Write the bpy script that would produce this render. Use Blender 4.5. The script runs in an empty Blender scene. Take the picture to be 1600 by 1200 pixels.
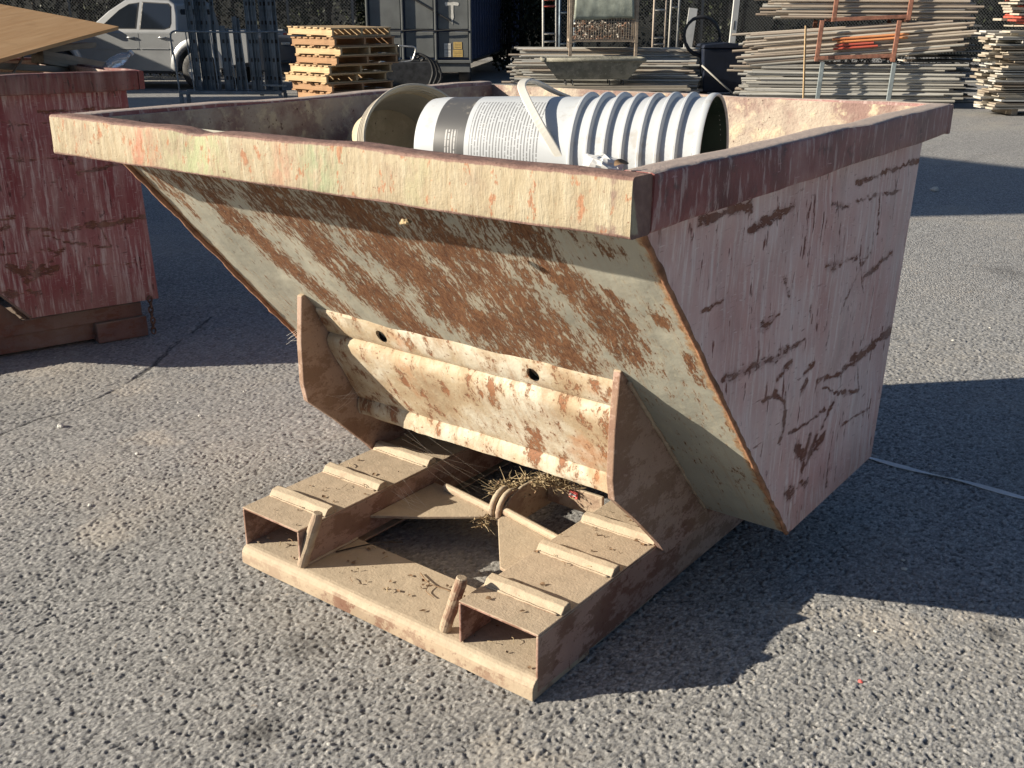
import bpy, bmesh, math, random
import numpy as np
from mathutils import Vector, Matrix, noise as mnoise

random.seed(7)
scene = bpy.context.scene
col = scene.collection
rad = math.radians

# ------------------------------------------------------------------ camera
YAW = -0.657
cam_d = bpy.data.cameras.new('camera')
cam = bpy.data.objects.new('camera', cam_d)
col.objects.link(cam)
cam.location = (0.829, -1.381, 1.5)
cam.rotation_euler = (math.pi / 2 - 0.349, 0.0, -YAW)
cam_d.sensor_width = 36.0
cam_d.lens = 36.0 * 1595.0 / 1600.0
cam_d.clip_start = 0.05
cam_d.clip_end = 600.0
scene.camera = cam

# ------------------------------------------------------------------ sky and sun
SUN = Vector((1.92, 1.88, -1.0)).normalized()      # direction the light travels
elev = math.asin(-SUN.z)
world = bpy.data.worlds.new('World')
scene.world = world
world.use_nodes = True
wt = world.node_tree
for n in list(wt.nodes):
    wt.nodes.remove(n)
wo = wt.nodes.new('ShaderNodeOutputWorld')
wb = wt.nodes.new('ShaderNodeBackground')
ws = wt.nodes.new('ShaderNodeTexSky')
ws.sky_type = 'NISHITA'
ws.sun_disc = False
ws.sun_elevation = elev
ws.sun_rotation = math.atan2(-SUN.x, -SUN.y)
ws.air_density = 0.75
ws.dust_density = 0.6
ws.ozone_density = 1.6
wb.inputs['Strength'].default_value = 0.05
wt.links.new(ws.outputs[0], wb.inputs[0])
wt.links.new(wb.outputs[0], wo.inputs[0])

sun_d = bpy.data.lights.new('sun', 'SUN')
sun_d.energy = 5.0
sun_d.angle = rad(0.5)
sun_d.color = (1.0, 0.90, 0.74)
sun = bpy.data.objects.new('sun', sun_d)
col.objects.link(sun)
sun.location = (-20, -20, 12)
sun.rotation_euler = SUN.to_track_quat('-Z', 'Y').to_euler()

vs = scene.view_settings
vs.view_transform = 'Standard'
vs.look = 'None'
vs.gamma = 1.0
vs.use_curve_mapping = False
vs.exposure = 1.0

# ------------------------------------------------------------------ helpers
CX, CY = 0.829, -1.381
FW = (math.sin(YAW), math.cos(YAW))
RT = (FW[1], -FW[0])
YARD_ROT = math.atan2(RT[1], RT[0])


def yard(r, f, z=0.0):
    """yard frame: r metres along the row of stacks, f metres into the yard"""
    return Vector((CX + RT[0] * r + FW[0] * f, CY + RT[1] * r + FW[1] * f, z))


class MB:
    """collects shapes that become one mesh object"""

    def __init__(self):
        self.v = []
        self.f = []
        self.m = []

    def add(self, verts, faces, mi=0):
        o = len(self.v)
        self.v += [tuple(p) for p in verts]
        self.f += [tuple(i + o for i in q) for q in faces]
        self.m += [mi] * len(faces)
        return self

    def box(self, c, s, rot=None, mi=0):
        hx, hy, hz = s[0] / 2, s[1] / 2, s[2] / 2
        pts = [Vector((x, y, z)) for x in (-hx, hx) for y in (-hy, hy) for z in (-hz, hz)]
        if rot is not None:
            if not isinstance(rot, Matrix):
                from mathutils import Euler
                rot = Euler(rot).to_matrix()
            pts = [rot @ p for p in pts]
        c = Vector(c)
        return self.add([p + c for p in pts], [(0, 1, 3, 2), (4, 6, 7, 5), (0, 4, 5, 1), (2, 3, 7, 6), (0, 2, 6, 4), (1, 5, 7, 3)], mi)

    def bar(self, a, b, w, h, up=(0, 0, 1), mi=0):
        a, b = Vector(a), Vector(b)
        d = (b - a).normalized()
        u = Vector(up)
        s = d.cross(u)
        if s.length < 1e-4:
            s = d.cross(Vector((0, 1, 0)))
        s.normalize()
        u = s.cross(d).normalized()
        pts = []
        for p in (a, b):
            for i, j in ((-1, -1), (1, -1), (1, 1), (-1, 1)):
                pts.append(p + s * (i * w / 2) + u * (j * h / 2))
        return self.add(pts, [(3, 2, 1, 0), (4, 5, 6, 7), (0, 1, 5, 4), (1, 2, 6, 5), (2, 3, 7, 6), (3, 0, 4, 7)], mi)

    def tube(self, path, r, n=8, cap=True, mi=0):
        path = [Vector(p) for p in path]
        rs = r if isinstance(r, (list, tuple)) else [r] * len(path)
        rings = []
        prev = None
        for i, p in enumerate(path):
            if i == 0:
                d = path[1] - path[0]
            elif i == len(path) - 1:
                d = path[-1] - path[-2]
            else:
                d = path[i + 1] - path[i - 1]
            d.normalize()
            if prev is None:
                s = d.cross(Vector((0, 0, 1)))
                if s.length < 1e-3:
                    s = d.cross(Vector((0, 1, 0)))
            else:
                s = prev - d * prev.dot(d)
            s.normalize()
            prev = s
            t = d.cross(s)
            rings.append([p + (s * math.cos(a) + t * math.sin(a)) * rs[i] for a in [2 * math.pi * k / n for k in range(n)]])
        vs_ = [q for ring in rings for q in ring]
        fs = []
        for i in range(len(path) - 1):
            for k in range(n):
                fs.append((i * n + k, i * n + (k + 1) % n, (i + 1) * n + (k + 1) % n, (i + 1) * n + k))
        if cap:
            fs.append(tuple(reversed(range(n))))
            fs.append(tuple((len(path) - 1) * n + k for k in range(n)))
        return self.add(vs_, fs, mi)

    def prism(self, poly, axis, a, b, mi=0):
        """poly of 2-D points extruded along axis from a to b; axis 0: (y,z), 1: (x,z), 2: (x,y)"""
        def P(p, t):
            return ((t, p[0], p[1]), (p[0], t, p[1]), (p[0], p[1], t))[axis]
        n = len(poly)
        vs_ = [P(p, a) for p in poly] + [P(p, b) for p in poly]
        fs = [tuple(range(n)), tuple(reversed(range(n, 2 * n)))]
        for i in range(n):
            j = (i + 1) % n
            fs.append((i, n + i, n + j, j))
        return self.add(vs_, fs, mi)

    def lathe(self, prof, n=32, mi=0, closed=False):
        """prof of (radius, z) round the z axis"""
        vs_, fs = [], []
        for r, z in prof:
            for k in range(n):
                a = 2 * math.pi * k / n
                vs_.append((r * math.cos(a), r * math.sin(a), z))
        for i in range(len(prof) - 1):
            for k in range(n):
                fs.append((i * n + k, i * n + (k + 1) % n, (i + 1) * n + (k + 1) % n, (i + 1) * n + k))
        return self.add(vs_, fs, mi)

    def build(self, name, mats, parent=None, bevel=0.0, smooth=False, fix=True, seg=2):
        me = bpy.data.meshes.new(name)
        me.from_pydata(self.v, [], self.f)
        if not isinstance(mats, (list, tuple)):
            mats = [mats]
        for m in mats:
            me.materials.append(m)
        if any(self.m):
            me.polygons.foreach_set('material_index', self.m)
        if fix:
            bm = bmesh.new()
            bm.from_mesh(me)
            bmesh.ops.recalc_face_normals(bm, faces=bm.faces)
            bm.to_mesh(me)
            bm.free()
        if smooth:
            me.polygons.foreach_set('use_smooth', [True] * len(me.polygons))
        o = bpy.data.objects.new(name, me)
        col.objects.link(o)
        o.parent = parent
        if bevel > 0:
            b = o.modifiers.new('bevel', 'BEVEL')
            b.width = bevel
            b.segments = seg
            b.limit_method = 'ANGLE'
            b.angle_limit = rad(35)
            b.harden_normals = False
        return o


def tag(o, label=None, cat=None, group=None, kind=None):
    if label:
        o['label'] = label
    if cat:
        o['category'] = cat
    if group:
        o['group'] = group
    if kind:
        o['kind'] = kind
    return o


def thing(name, label, cat, loc=(0, 0, 0), rz=0.0, group=None):
    o = bpy.data.objects.new(name, None)
    o.empty_display_size = 0.2
    col.objects.link(o)
    o.location = loc
    o.rotation_euler = (0, 0, rz)
    return tag(o, label, cat, group)


def copy_tree(o, parent=None):
    c = o.copy()
    col.objects.link(c)
    c.parent = parent
    for ch in list(o.children):
        copy_tree(ch, c)
    return c


def dup(o, parent, loc=None, rot=None):
    c = o.copy()
    col.objects.link(c)
    c.parent = parent
    if loc is not None:
        c.location = loc
    if rot is not None:
        c.rotation_euler = rot
    return c


def add_attr(me, name, vals):
    a = me.attributes.new(name, 'FLOAT', 'POINT')
    a.data.foreach_set('value', np.asarray(vals, dtype=np.float32))


# ------------------------------------------------------------------ node helpers
class NB:
    def __init__(self, name):
        self.mat = bpy.data.materials.new(name)
        self.mat.use_nodes = True
        self.t = self.mat.node_tree
        self.b = self.t.nodes['Principled BSDF']
        self.tc = None

    def n(self, typ, **kw):
        x = self.t.nodes.new(typ)
        for k, v in kw.items():
            setattr(x, k, v)
        return x

    def put(self, sock, val):
        if isinstance(val, bpy.types.NodeSocket):
            self.t.links.new(val, sock)
        elif isinstance(val, (tuple, list)) and len(val) == 3 and sock.type == 'RGBA':
            sock.default_value = (*val, 1.0)
        else:
            sock.default_value = val

    def obj(self):
        if self.tc is None:
            self.tc = self.n('ShaderNodeTexCoord')
        return self.tc.outputs['Object']

    def mapv(self, scale=(1, 1, 1), loc=(0, 0, 0), rot=(0, 0, 0), vec=None):
        m = self.n('ShaderNodeMapping')
        self.put(m.inputs['Vector'], vec if vec is not None else self.obj())
        m.inputs['Scale'].default_value = scale
        m.inputs['Location'].default_value = loc
        m.inputs['Rotation'].default_value = rot
        return m.outputs[0]

    def noise(self, scale, detail=4, rough=0.55, vec=None, dist=0.0, out='Fac'):
        x = self.n('ShaderNodeTexNoise')
        self.put(x.inputs['Vector'], vec if vec is not None else self.obj())
        self.put(x.inputs['Scale'], scale)
        x.inputs['Detail'].default_value = detail
        x.inputs['Roughness'].default_value = rough
        x.inputs['Distortion'].default_value = dist
        return x.outputs[out]

    def vor(self, scale, vec=None, feature='F1', out='Distance', rnd=1.0):
        x = self.n('ShaderNodeTexVoronoi', feature=feature)
        self.put(x.inputs['Vector'], vec if vec is not None else self.obj())
        x.inputs['Scale'].default_value = scale
        x.inputs['Randomness'].default_value = rnd
        return x.outputs[out]

    def ramp(self, fac, stops, interp='LINEAR'):
        x = self.n('ShaderNodeValToRGB')
        self.put(x.inputs[0], fac)
        cr = x.color_ramp
        cr.interpolation = interp
        while len(cr.elements) < len(stops):
            cr.elements.new(0.5)
        for e, (p, c) in zip(cr.elements, stops):
            e.position = p
            e.color = (c, c, c, 1) if isinstance(c, (int, float)) else (*c, 1)
        return x.outputs[0]

    def mix(self, fac, a, b, blend='MIX'):
        x = self.n('ShaderNodeMix', data_type='RGBA', blend_type=blend)
        self.put(x.inputs[0], fac)
        self.put(x.inputs[6], a)
        self.put(x.inputs[7], b)
        return x.outputs[2]

    def math(self, op, a, b=None, c=None, clamp=False):
        x = self.n('ShaderNodeMath', operation=op, use_clamp=clamp)
        self.put(x.inputs[0], a)
        if b is not None:
            self.put(x.inputs[1], b)
        if c is not None:
            self.put(x.inputs[2], c)
        return x.outputs[0]

    def step(self, x, lo, hi):
        m = self.n('ShaderNodeMapRange', interpolation_type='SMOOTHSTEP')
        self.put(m.inputs[0], x)
        m.inputs[1].default_value = lo
        m.inputs[2].default_value = hi
        return m.outputs[0]

    def attr(self, name):
        x = self.n('ShaderNodeAttribute')
        x.attribute_name = name
        return x.outputs['Fac']

    def sep(self, vec):
        x = self.n('ShaderNodeSeparateXYZ')
        self.put(x.inputs[0], vec)
        return x.outputs

    def normal_z(self):
        g = self.n('ShaderNodeNewGeometry')
        return self.sep(g.outputs['Normal'])[2]

    def bump(self, h, strength=0.5, dist=0.01, nrm=None):
        x = self.n('ShaderNodeBump')
        self.put(x.inputs['Height'], h)
        x.inputs['Strength'].default_value = strength
        x.inputs['Distance'].default_value = dist
        if nrm is not None:
            self.put(x.inputs['Normal'], nrm)
        return x.outputs[0]

    def rand(self):
        return self.n('ShaderNodeObjectInfo').outputs['Random']

    def done(self, color, rough=0.7, metal=0.0, bump=None, spec=None, **kw):
        self.put(self.b.inputs['Base Color'], color)
        self.put(self.b.inputs['Roughness'], rough)
        self.put(self.b.inputs['Metallic'], metal)
        if spec is not None:
            self.put(self.b.inputs['Specular IOR Level'], spec)
        if bump is not None:
            self.put(self.b.inputs['Normal'], bump)
        for k, v in kw.items():
            self.put(self.b.inputs[k], v)
        return self.mat


def plain(name, c, rough=0.6, metal=0.0, var=0.25, scale=9.0, spec=None, bump=0.0, bscale=60.0):
    """one colour with uneven dirt and a little relief"""
    q = NB(name)
    f = q.noise(scale, 5, 0.6)
    lo = tuple(x * (1 - var) for x in c)
    hi = tuple(min(1, x * (1 + var)) for x in c)
    cc = q.ramp(f, [(0.3, lo), (0.7, hi)])
    bp = None
    if bump:
        bp = q.bump(q.noise(bscale, 4, 0.6), bump, 0.004)
    return q.done(cc, q.ramp(q.noise(scale * 2.3, 3), [(0.3, max(0.05, rough - 0.12)), (0.7, min(1, rough + 0.12))]), metal, bp, spec)

# ------------------------------------------------------------------ materials
M = {}
RUST_D = (0.070, 0.026, 0.014)
RUST_M = (0.150, 0.058, 0.026)
RUST_L = (0.290, 0.135, 0.060)


def rust_col(q, vec=None):
    f = q.noise(55, 6, 0.65, vec)
    g = q.noise(9, 3, 0.5, vec)
    a = q.ramp(f, [(0.30, RUST_D), (0.52, RUST_M), (0.75, RUST_L)])
    return q.mix(q.step(g, 0.40, 0.65), a, q.ramp(f, [(0.3, RUST_M), (0.7, RUST_L)]))


def m_ground():
    q = NB('asphalt')
    near = q.attr('near')
    v = q.n('ShaderNodeTexVoronoi')
    q.put(v.inputs['Vector'], q.obj())
    v.inputs['Scale'].default_value = 105
    farc = q.sep(v.outputs['Color'])[0]
    tone = q.math('ADD', q.math('MULTIPLY', q.attr('tone'), near), q.math('MULTIPLY', farc, q.math('SUBTRACT', 1.0, near)))
    stone = q.ramp(tone, [(0.0, (0.130, 0.130, 0.130)), (0.25, (0.245, 0.244, 0.239)), (0.6, (0.345, 0.342, 0.332)), (0.85, (0.46, 0.452, 0.435)), (0.96, (0.56, 0.55, 0.52)), (1.0, (0.40, 0.33, 0.26))])
    fcrev = q.step(v.outputs['Distance'], 0.42, 0.72)
    crev = q.math('ADD', q.attr('crev'), q.math('MULTIPLY', q.math('MULTIPLY', fcrev, 0.45), q.math('SUBTRACT', 1.0, near)), clamp=True)
    c = q.mix(q.math('MULTIPLY', crev, 0.8), stone, (0.045, 0.043, 0.042))
    # fine grit
    grit = q.noise(420, 3, 0.6)
    c = q.mix(0.55, c, q.ramp(grit, [(0.3, 0.30), (0.7, 0.72)]), 'OVERLAY')
    # dust film lying in patches, and darker oily places
    d1 = q.noise(0.55, 6, 0.6)
    d2 = q.noise(2.6, 5, 0.62)
    dust = q.math('MULTIPLY', q.step(d1, 0.44, 0.66), q.step(d2, 0.36, 0.62))
    c = q.mix(q.math('MULTIPLY', dust, 0.55), c, (0.40, 0.365, 0.315))
    oil = q.step(q.noise(1.1, 4, 0.55, q.mapv(loc=(11, 4, 0))), 0.64, 0.76)
    c = q.mix(q.math('MULTIPLY', oil, 0.45), c, (0.060, 0.055, 0.050))
    c = q.mix(q.step(q.noise(0.16, 4, 0.6), 0.35, 0.7), c, q.mix(0.4, c, (0.19, 0.188, 0.188)))
    ty = q.noise(1.0, 4, 0.6, q.mapv((2.6, 0.22, 1), (1, 0, 0), (0, 0, rad(37))))
    c = q.mix(q.math('MULTIPLY', q.step(ty, 0.55, 0.72), 0.30), c, (0.10, 0.098, 0.096))
    sm = q.step(q.noise(4.5, 5, 0.65, q.mapv(loc=(2, 9, 0))), 0.60, 0.74)
    c = q.mix(q.math('MULTIPLY', sm, 0.35), c, (0.12, 0.112, 0.105))
    stain = q.attr('stain')
    c = q.mix(stain, c, (0.020, 0.019, 0.018))
    pale = q.attr('pale')
    c = q.mix(pale, c, (0.54, 0.48, 0.40))
    h = q.math('ADD', q.math('MULTIPLY', q.math('SUBTRACT', 1.0, v.outputs['Distance']), q.math('SUBTRACT', 1.0, near)), q.math('MULTIPLY', grit, 0.35))
    bp = q.bump(h, 0.8, 0.006)
    return q.done(c, q.ramp(tone, [(0, 0.8), (1, 0.62)]), 0, bp, 0.35)


def m_side(name, c1, c2, c3, cscr):
    """faded paint with vertical scuffs and rust in the strokes of attribute 'rust'"""
    q = NB(name)
    big = q.noise(2.6, 5, 0.6)
    c = q.mix(q.step(big, 0.35, 0.66), c1, c2)
    vert = q.noise(1.0, 6, 0.7, q.mapv((70, 70, 5)))
    c = q.mix(q.math('MULTIPLY', q.step(vert, 0.47, 0.66), 0.85), c, c3)
    blot = q.noise(6.0, 6, 0.7, q.mapv((1, 1, 0.5)))
    c = q.mix(q.math('MULTIPLY', q.step(blot, 0.50, 0.72), 0.45), c, tuple(x * 0.62 for x in c1))
    ed = q.noise(75, 6, 0.75, q.mapv((1, 0.30, 1.0), (0, 0, 0), (rad(-28), 0, 0)))
    ru = q.attr('rust')
    ru = q.math('MULTIPLY', ru, 0.66)
    m1 = q.step(q.math('ADD', ru, q.math('MULTIPLY', q.math('SUBTRACT', ed, 0.5), 1.9)), 0.40, 0.50)
    # short flecks
    fl = q.noise(1.0, 4, 0.6, q.mapv((52, 52, 13), (3, 1, 2)))
    zone = q.noise(3.3, 3, 0.5, q.mapv(loc=(4, 2, 7)))
    m2 = q.math('MULTIPLY', q.step(fl, 0.63, 0.66), q.step(zone, 0.34, 0.56))
    # long thin scratches on the slant
    sc = q.noise(1.0, 3, 0.55, q.mapv((1, 10, 105), (0, 2, 0), (rad(22), 0, 0)))
    m3 = q.math('MULTIPLY', q.step(sc, 0.69, 0.71), q.step(q.noise(2.4, 2), 0.5, 0.62))
    sc2 = q.noise(1.0, 3, 0.55, q.mapv((1, 120, 6), (0, 5, 3), (rad(-6), 0, 0)))
    m4 = q.math('MULTIPLY', q.step(sc2, 0.70, 0.72), q.step(q.noise(2.0, 2, 0.5, q.mapv(loc=(9, 9, 1))), 0.46, 0.6))
    c = q.mix(m2, c, cscr)
    c = q.mix(q.math('MULTIPLY', q.math('MAXIMUM', m3, m4), 0.85), c, cscr)
    c = q.mix(m1, c, q.mix(0.55, rust_col(q), cscr))
    dust = q.noise(1.0, 5, 0.6, q.mapv((14, 14, 1.5), (2, 2, 2)))
    c = q.mix(q.math('MULTIPLY', q.step(dust, 0.42, 0.75), 0.35), c, (0.50, 0.40, 0.36))
    # fine scratch net
    s5 = q.noise(1.0, 4, 0.6, q.mapv((1, 30, 170), (0, 3, 1), (rad(62), 0, 0)))
    c = q.mix(q.math('MULTIPLY', q.step(s5, 0.64, 0.66), 0.55), c, tuple(x * 0.55 for x in c1))
    s6 = q.noise(1.0, 4, 0.6, q.mapv((1, 26, 190), (0, 8, 4), (rad(20), 0, 0)))
    c = q.mix(q.math('MULTIPLY', q.step(s6, 0.645, 0.665), 0.6), c, c3)
    # grime along the foot of the plate
    gz = q.step(q.math('ADD', q.sep(q.obj())[2], q.math('MULTIPLY', q.math('SUBTRACT', q.noise(9, 5, 0.7), 0.5), 0.35)), 0.40, 0.16)
    c = q.mix(q.math('MULTIPLY', gz, 0.4), c, (0.22, 0.13, 0.105))
    hal = q.step(q.math('ADD', ru, q.math('MULTIPLY', q.math('SUBTRACT', ed, 0.5), 0.9)), 0.12, 0.42)
    c = q.mix(q.math('MULTIPLY', q.math('MULTIPLY', hal, q.math('SUBTRACT', 1.0, m1)), 0.35), c, (0.26, 0.11, 0.08))
    hh = q.math('SUBTRACT', q.math('ADD', q.math('MULTIPLY', q.noise(30, 5, 0.6), 0.35), q.math('MULTIPLY', q.noise(7, 4, 0.6), 1.2)), q.math('MAXIMUM', m1, q.math('MULTIPLY', m2, 0.6)))
    return q.done(c, 0.62, 0, q.bump(hh, 0.7, 0.004), 0.4)


def m_slope():
    q = NB('slope_paint')
    f = q.noise(3.0, 5, 0.6)
    c = q.mix(q.step(f, 0.36, 0.66), (0.295, 0.290, 0.245), (0.365, 0.352, 0.292))
    spk = q.noise(1.0, 6, 0.7, q.mapv((60, 14, 14)))
    c = q.mix(q.math('MULTIPLY', q.step(spk, 0.5, 0.75), 0.5), c, (0.44, 0.40, 0.29))
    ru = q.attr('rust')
    st = q.noise(1.0, 7, 0.78, q.mapv((34, 12, 12), (0, 3, 0), (0, 0, rad(8))))
    st2 = q.noise(7.0, 5, 0.62)
    fine = q.noise(1.0, 6, 0.75, q.mapv((150, 48, 48)))
    mid = q.noise(1.0, 6, 0.75, q.mapv((75, 16, 16), (5, 1, 0), (0, 0, rad(8))))
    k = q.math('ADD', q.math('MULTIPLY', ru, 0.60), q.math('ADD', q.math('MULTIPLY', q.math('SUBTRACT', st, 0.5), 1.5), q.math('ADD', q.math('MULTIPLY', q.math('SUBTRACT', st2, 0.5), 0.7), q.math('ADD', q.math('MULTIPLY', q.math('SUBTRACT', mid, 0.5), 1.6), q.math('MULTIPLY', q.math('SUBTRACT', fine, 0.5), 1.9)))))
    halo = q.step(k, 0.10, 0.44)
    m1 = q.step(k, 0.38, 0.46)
    fl = q.noise(1.0, 4, 0.6, q.mapv((58, 18, 18), (7, 3, 2)))
    m2 = q.math('MULTIPLY', q.step(fl, 0.67, 0.69), q.step(q.noise(3, 2, 0.5, q.mapv(loc=(8, 1, 1))), 0.42, 0.6))
    # rust runs bleeding down the fall line
    run = q.noise(1.0, 5, 0.65, q.mapv((46, 2.2, 2.2), (3, 0, 0)))
    c = q.mix(q.math('MULTIPLY', q.step(run, 0.54, 0.72), 0.34), c, (0.30, 0.185, 0.105))
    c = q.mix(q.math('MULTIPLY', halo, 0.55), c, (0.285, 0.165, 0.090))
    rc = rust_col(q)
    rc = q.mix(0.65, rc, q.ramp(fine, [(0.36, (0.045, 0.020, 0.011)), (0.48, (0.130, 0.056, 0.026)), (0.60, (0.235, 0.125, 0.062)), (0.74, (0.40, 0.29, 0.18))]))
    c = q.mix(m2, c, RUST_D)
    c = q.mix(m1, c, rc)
    e = q.step(q.math('ADD', q.attr('edge'), q.math('MULTIPLY', q.math('SUBTRACT', q.noise(26, 5, 0.7), 0.5), 1.1)), 0.50, 0.72)
    c = q.mix(e, c, q.ramp(q.noise(48, 5, 0.7), [(0.35, (0.20, 0.095, 0.045)), (0.52, (0.37, 0.235, 0.135)), (0.7, (0.46, 0.37, 0.25))]))
    hh = q.math('ADD', q.math('ADD', q.math('MULTIPLY', q.noise(30, 5, 0.6), 0.4), q.math('MULTIPLY', q.noise(6, 4, 0.6), 1.0)), q.math('MULTIPLY', m1, q.math('SUBTRACT', fine, 1.1)))
    return q.done(c, q.ramp(m1, [(0, 0.55), (1, 0.9)]), 0, q.bump(hh, 0.85, 0.005), 0.35)


def m_crust(name, c1, c2, c3):
    """dried concrete over paint"""
    q = NB(name)
    f = q.noise(5.0, 7, 0.68)
    c = q.mix(q.step(f, 0.38, 0.60), c1, c2)
    g = q.noise(17, 6, 0.7, q.mapv(loc=(3, 3, 3)))
    c = q.mix(q.math('MULTIPLY', q.step(g, 0.52, 0.66), 0.8), c, c3)
    pit = q.step(q.noise(60, 3, 0.6), 0.66, 0.70)
    c = q.mix(q.math('MULTIPLY', pit, 0.8), c, (0.10, 0.055, 0.045))
    h = q.math('ADD', q.math('MULTIPLY', f, 1.2), q.math('MULTIPLY', g, 0.8))
    return q.done(c, 0.9, 0, q.bump(h, 0.9, 0.012), 0.2)


def m_rim_front():
    q = NB('rim_cream')
    dr = q.noise(1.0, 7, 0.72, q.mapv((52, 40, 8)))
    c = q.ramp(dr, [(0.22, (0.225, 0.16, 0.105)), (0.40, (0.33, 0.27, 0.18)), (0.56, (0.38, 0.325, 0.23)), (0.78, (0.44, 0.405, 0.31))])
    x = q.sep(q.obj())[0]
    def patch(x0, w, colr, s):
        d = q.math('ABSOLUTE', q.math('SUBTRACT', x, x0))
        k = q.step(q.math('ADD', d, q.math('MULTIPLY', q.math('SUBTRACT', q.noise(14, 4), 0.5), 0.16)), w, 0.0)
        chip = q.step(q.noise(1.0, 6, 0.75, q.mapv((40, 30, 14), (x0, 0, 3))), 0.40, 0.56)
        return q.math('MULTIPLY', k, chip), colr, s
    for k, colr, s in (patch(-1.33, 0.08, (0.40, 0.165, 0.11), 0.75), patch(-1.12, 0.17, (0.30, 0.335, 0.19), 0.8), patch(-0.72, 0.08, (0.25, 0.30, 0.18), 0.75),
                       patch(-0.82, 0.05, (0.38, 0.18, 0.12), 0.5), patch(-0.45, 0.06, (0.33, 0.31, 0.19), 0.5), patch(-0.036, 0.010, (0.23, 0.16, 0.13), 0.9)):
        c = q.mix(q.math('MULTIPLY', k, s), c, colr)
    gr = q.step(q.noise(6, 6, 0.7, q.mapv(loc=(7, 2, 1))), 0.50, 0.66)
    c = q.mix(q.math('MULTIPLY', gr, 0.45), c, (0.25, 0.175, 0.125))
    rs = q.step(q.noise(34, 6, 0.7, q.mapv((1, 1, 0.5), (5, 5, 5))), 0.57, 0.62)
    c = q.mix(q.math('MULTIPLY', rs, 0.8), c, (0.33, 0.145, 0.075))
    fk = q.step(q.noise(110, 3, 0.6), 0.66, 0.70)
    c = q.mix(q.math('MULTIPLY', fk, 0.7), c, (0.16, 0.075, 0.045))
    e = q.math('ADD', q.attr('edge'), q.math('MULTIPLY', q.math('SUBTRACT', q.noise(20, 5, 0.7), 0.5), 0.7))
    ec = q.ramp(q.noise(26, 5, 0.7), [(0.3, (0.15, 0.085, 0.072)), (0.6, (0.25, 0.155, 0.125)), (0.8, (0.34, 0.27, 0.21))])
    c = q.mix(q.step(e, 0.50, 0.72), c, ec)
    h = q.math('ADD', dr, q.math('MULTIPLY', q.noise(46, 6, 0.65), 0.8))
    return q.done(c, 0.8, 0, q.bump(h, 0.8, 0.006), 0.3)


def m_rim_dark():
    q = NB('rim_maroon')
    f = q.noise(5, 5, 0.6)
    c = q.ramp(f, [(0.30, (0.085, 0.030, 0.027)), (0.52, (0.230, 0.070, 0.064)), (0.72, (0.380, 0.200, 0.180))])
    fade = q.step(q.sep(q.obj())[1], 0.25, 1.5)
    c = q.mix(q.math('MULTIPLY', fade, 0.5), c, (0.34, 0.225, 0.20))
    st = q.noise(1.0, 6, 0.7, q.mapv((60, 46, 9)))
    c = q.mix(q.math('MULTIPLY', q.step(st, 0.52, 0.62), 0.75), c, (0.44, 0.32, 0.295))
    sc = q.noise(1.0, 3, 0.6, q.mapv((1, 14, 120), (0, 1, 0), (rad(35), 0, 0)))
    c = q.mix(q.math('MULTIPLY', q.step(sc, 0.68, 0.70), 0.8), c, (0.46, 0.26, 0.25))
    c = q.mix(q.math('MULTIPLY', q.step(q.noise(16, 6, 0.7, q.mapv(loc=(2, 8, 3))), 0.55, 0.68), 0.7), c, (0.085, 0.055, 0.052))
    # dust lies on the flat top
    nz = q.step(q.math('ADD', q.normal_z(), q.math('MULTIPLY', q.noise(16, 5, 0.7), 0.5)), 0.85, 1.15)
    c = q.mix(q.math('MULTIPLY', nz, 0.85), c, (0.42, 0.36, 0.31))
    h = q.math('ADD', st, q.math('MULTIPLY', q.noise(50, 5, 0.65), 0.7))
    return q.done(c, 0.6, 0, q.bump(h, 0.6, 0.004), 0.4)


def m_rocker():
    q = NB('rocker_cream')
    f = q.noise(5.5, 6, 0.65)
    c = q.ramp(f, [(0.30, (0.29, 0.205, 0.125)), (0.46, (0.41, 0.33, 0.225)), (0.62, (0.54, 0.50, 0.41))])
    mud = q.step(q.noise(8.0, 7, 0.72, q.mapv((1, 1, 0.6), (2, 0, 4))), 0.50, 0.68)
    c = q.mix(q.math('MULTIPLY', mud, 0.7), c, (0.30, 0.215, 0.14))
    r1 = q.step(q.noise(16, 8, 0.74, q.mapv((1.1, 0.7, 0.55), (1, 6, 2))), 0.555, 0.60)
    hl = q.step(q.noise(16, 8, 0.74, q.mapv((1.1, 0.7, 0.55), (1, 6, 2))), 0.47, 0.58)
    c = q.mix(q.math('MULTIPLY', hl, 0.55), c, (0.33, 0.21, 0.125))
    c = q.mix(r1, c, q.mix(0.5, rust_col(q), (0.30, 0.15, 0.085)))
    org = q.step(q.noise(5, 4, 0.6, q.mapv(loc=(6, 3, 9))), 0.58, 0.70)
    c = q.mix(q.math('MULTIPLY', org, 0.6), c, (0.40, 0.18, 0.08))
    ru2 = q.noise(1.0, 5, 0.65, q.mapv((40, 6, 4), (3, 0, 0)))
    c = q.mix(q.math('MULTIPLY', q.step(ru2, 0.54, 0.70), 0.45), c, (0.31, 0.175, 0.095))
    r2 = q.step(q.noise(75, 4, 0.6), 0.63, 0.66)
    c = q.mix(q.math('MULTIPLY', r2, 0.75), c, (0.17, 0.085, 0.05))
    h = q.math('SUBTRACT', q.math('ADD', q.math('MULTIPLY', f, 0.6), q.math('MULTIPLY', q.noise(60, 5, 0.7), 0.4)), q.math('MULTIPLY', r1, 0.5))
    return q.done(c, 0.75, 0, q.bump(h, 0.7, 0.006), 0.3)


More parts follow.
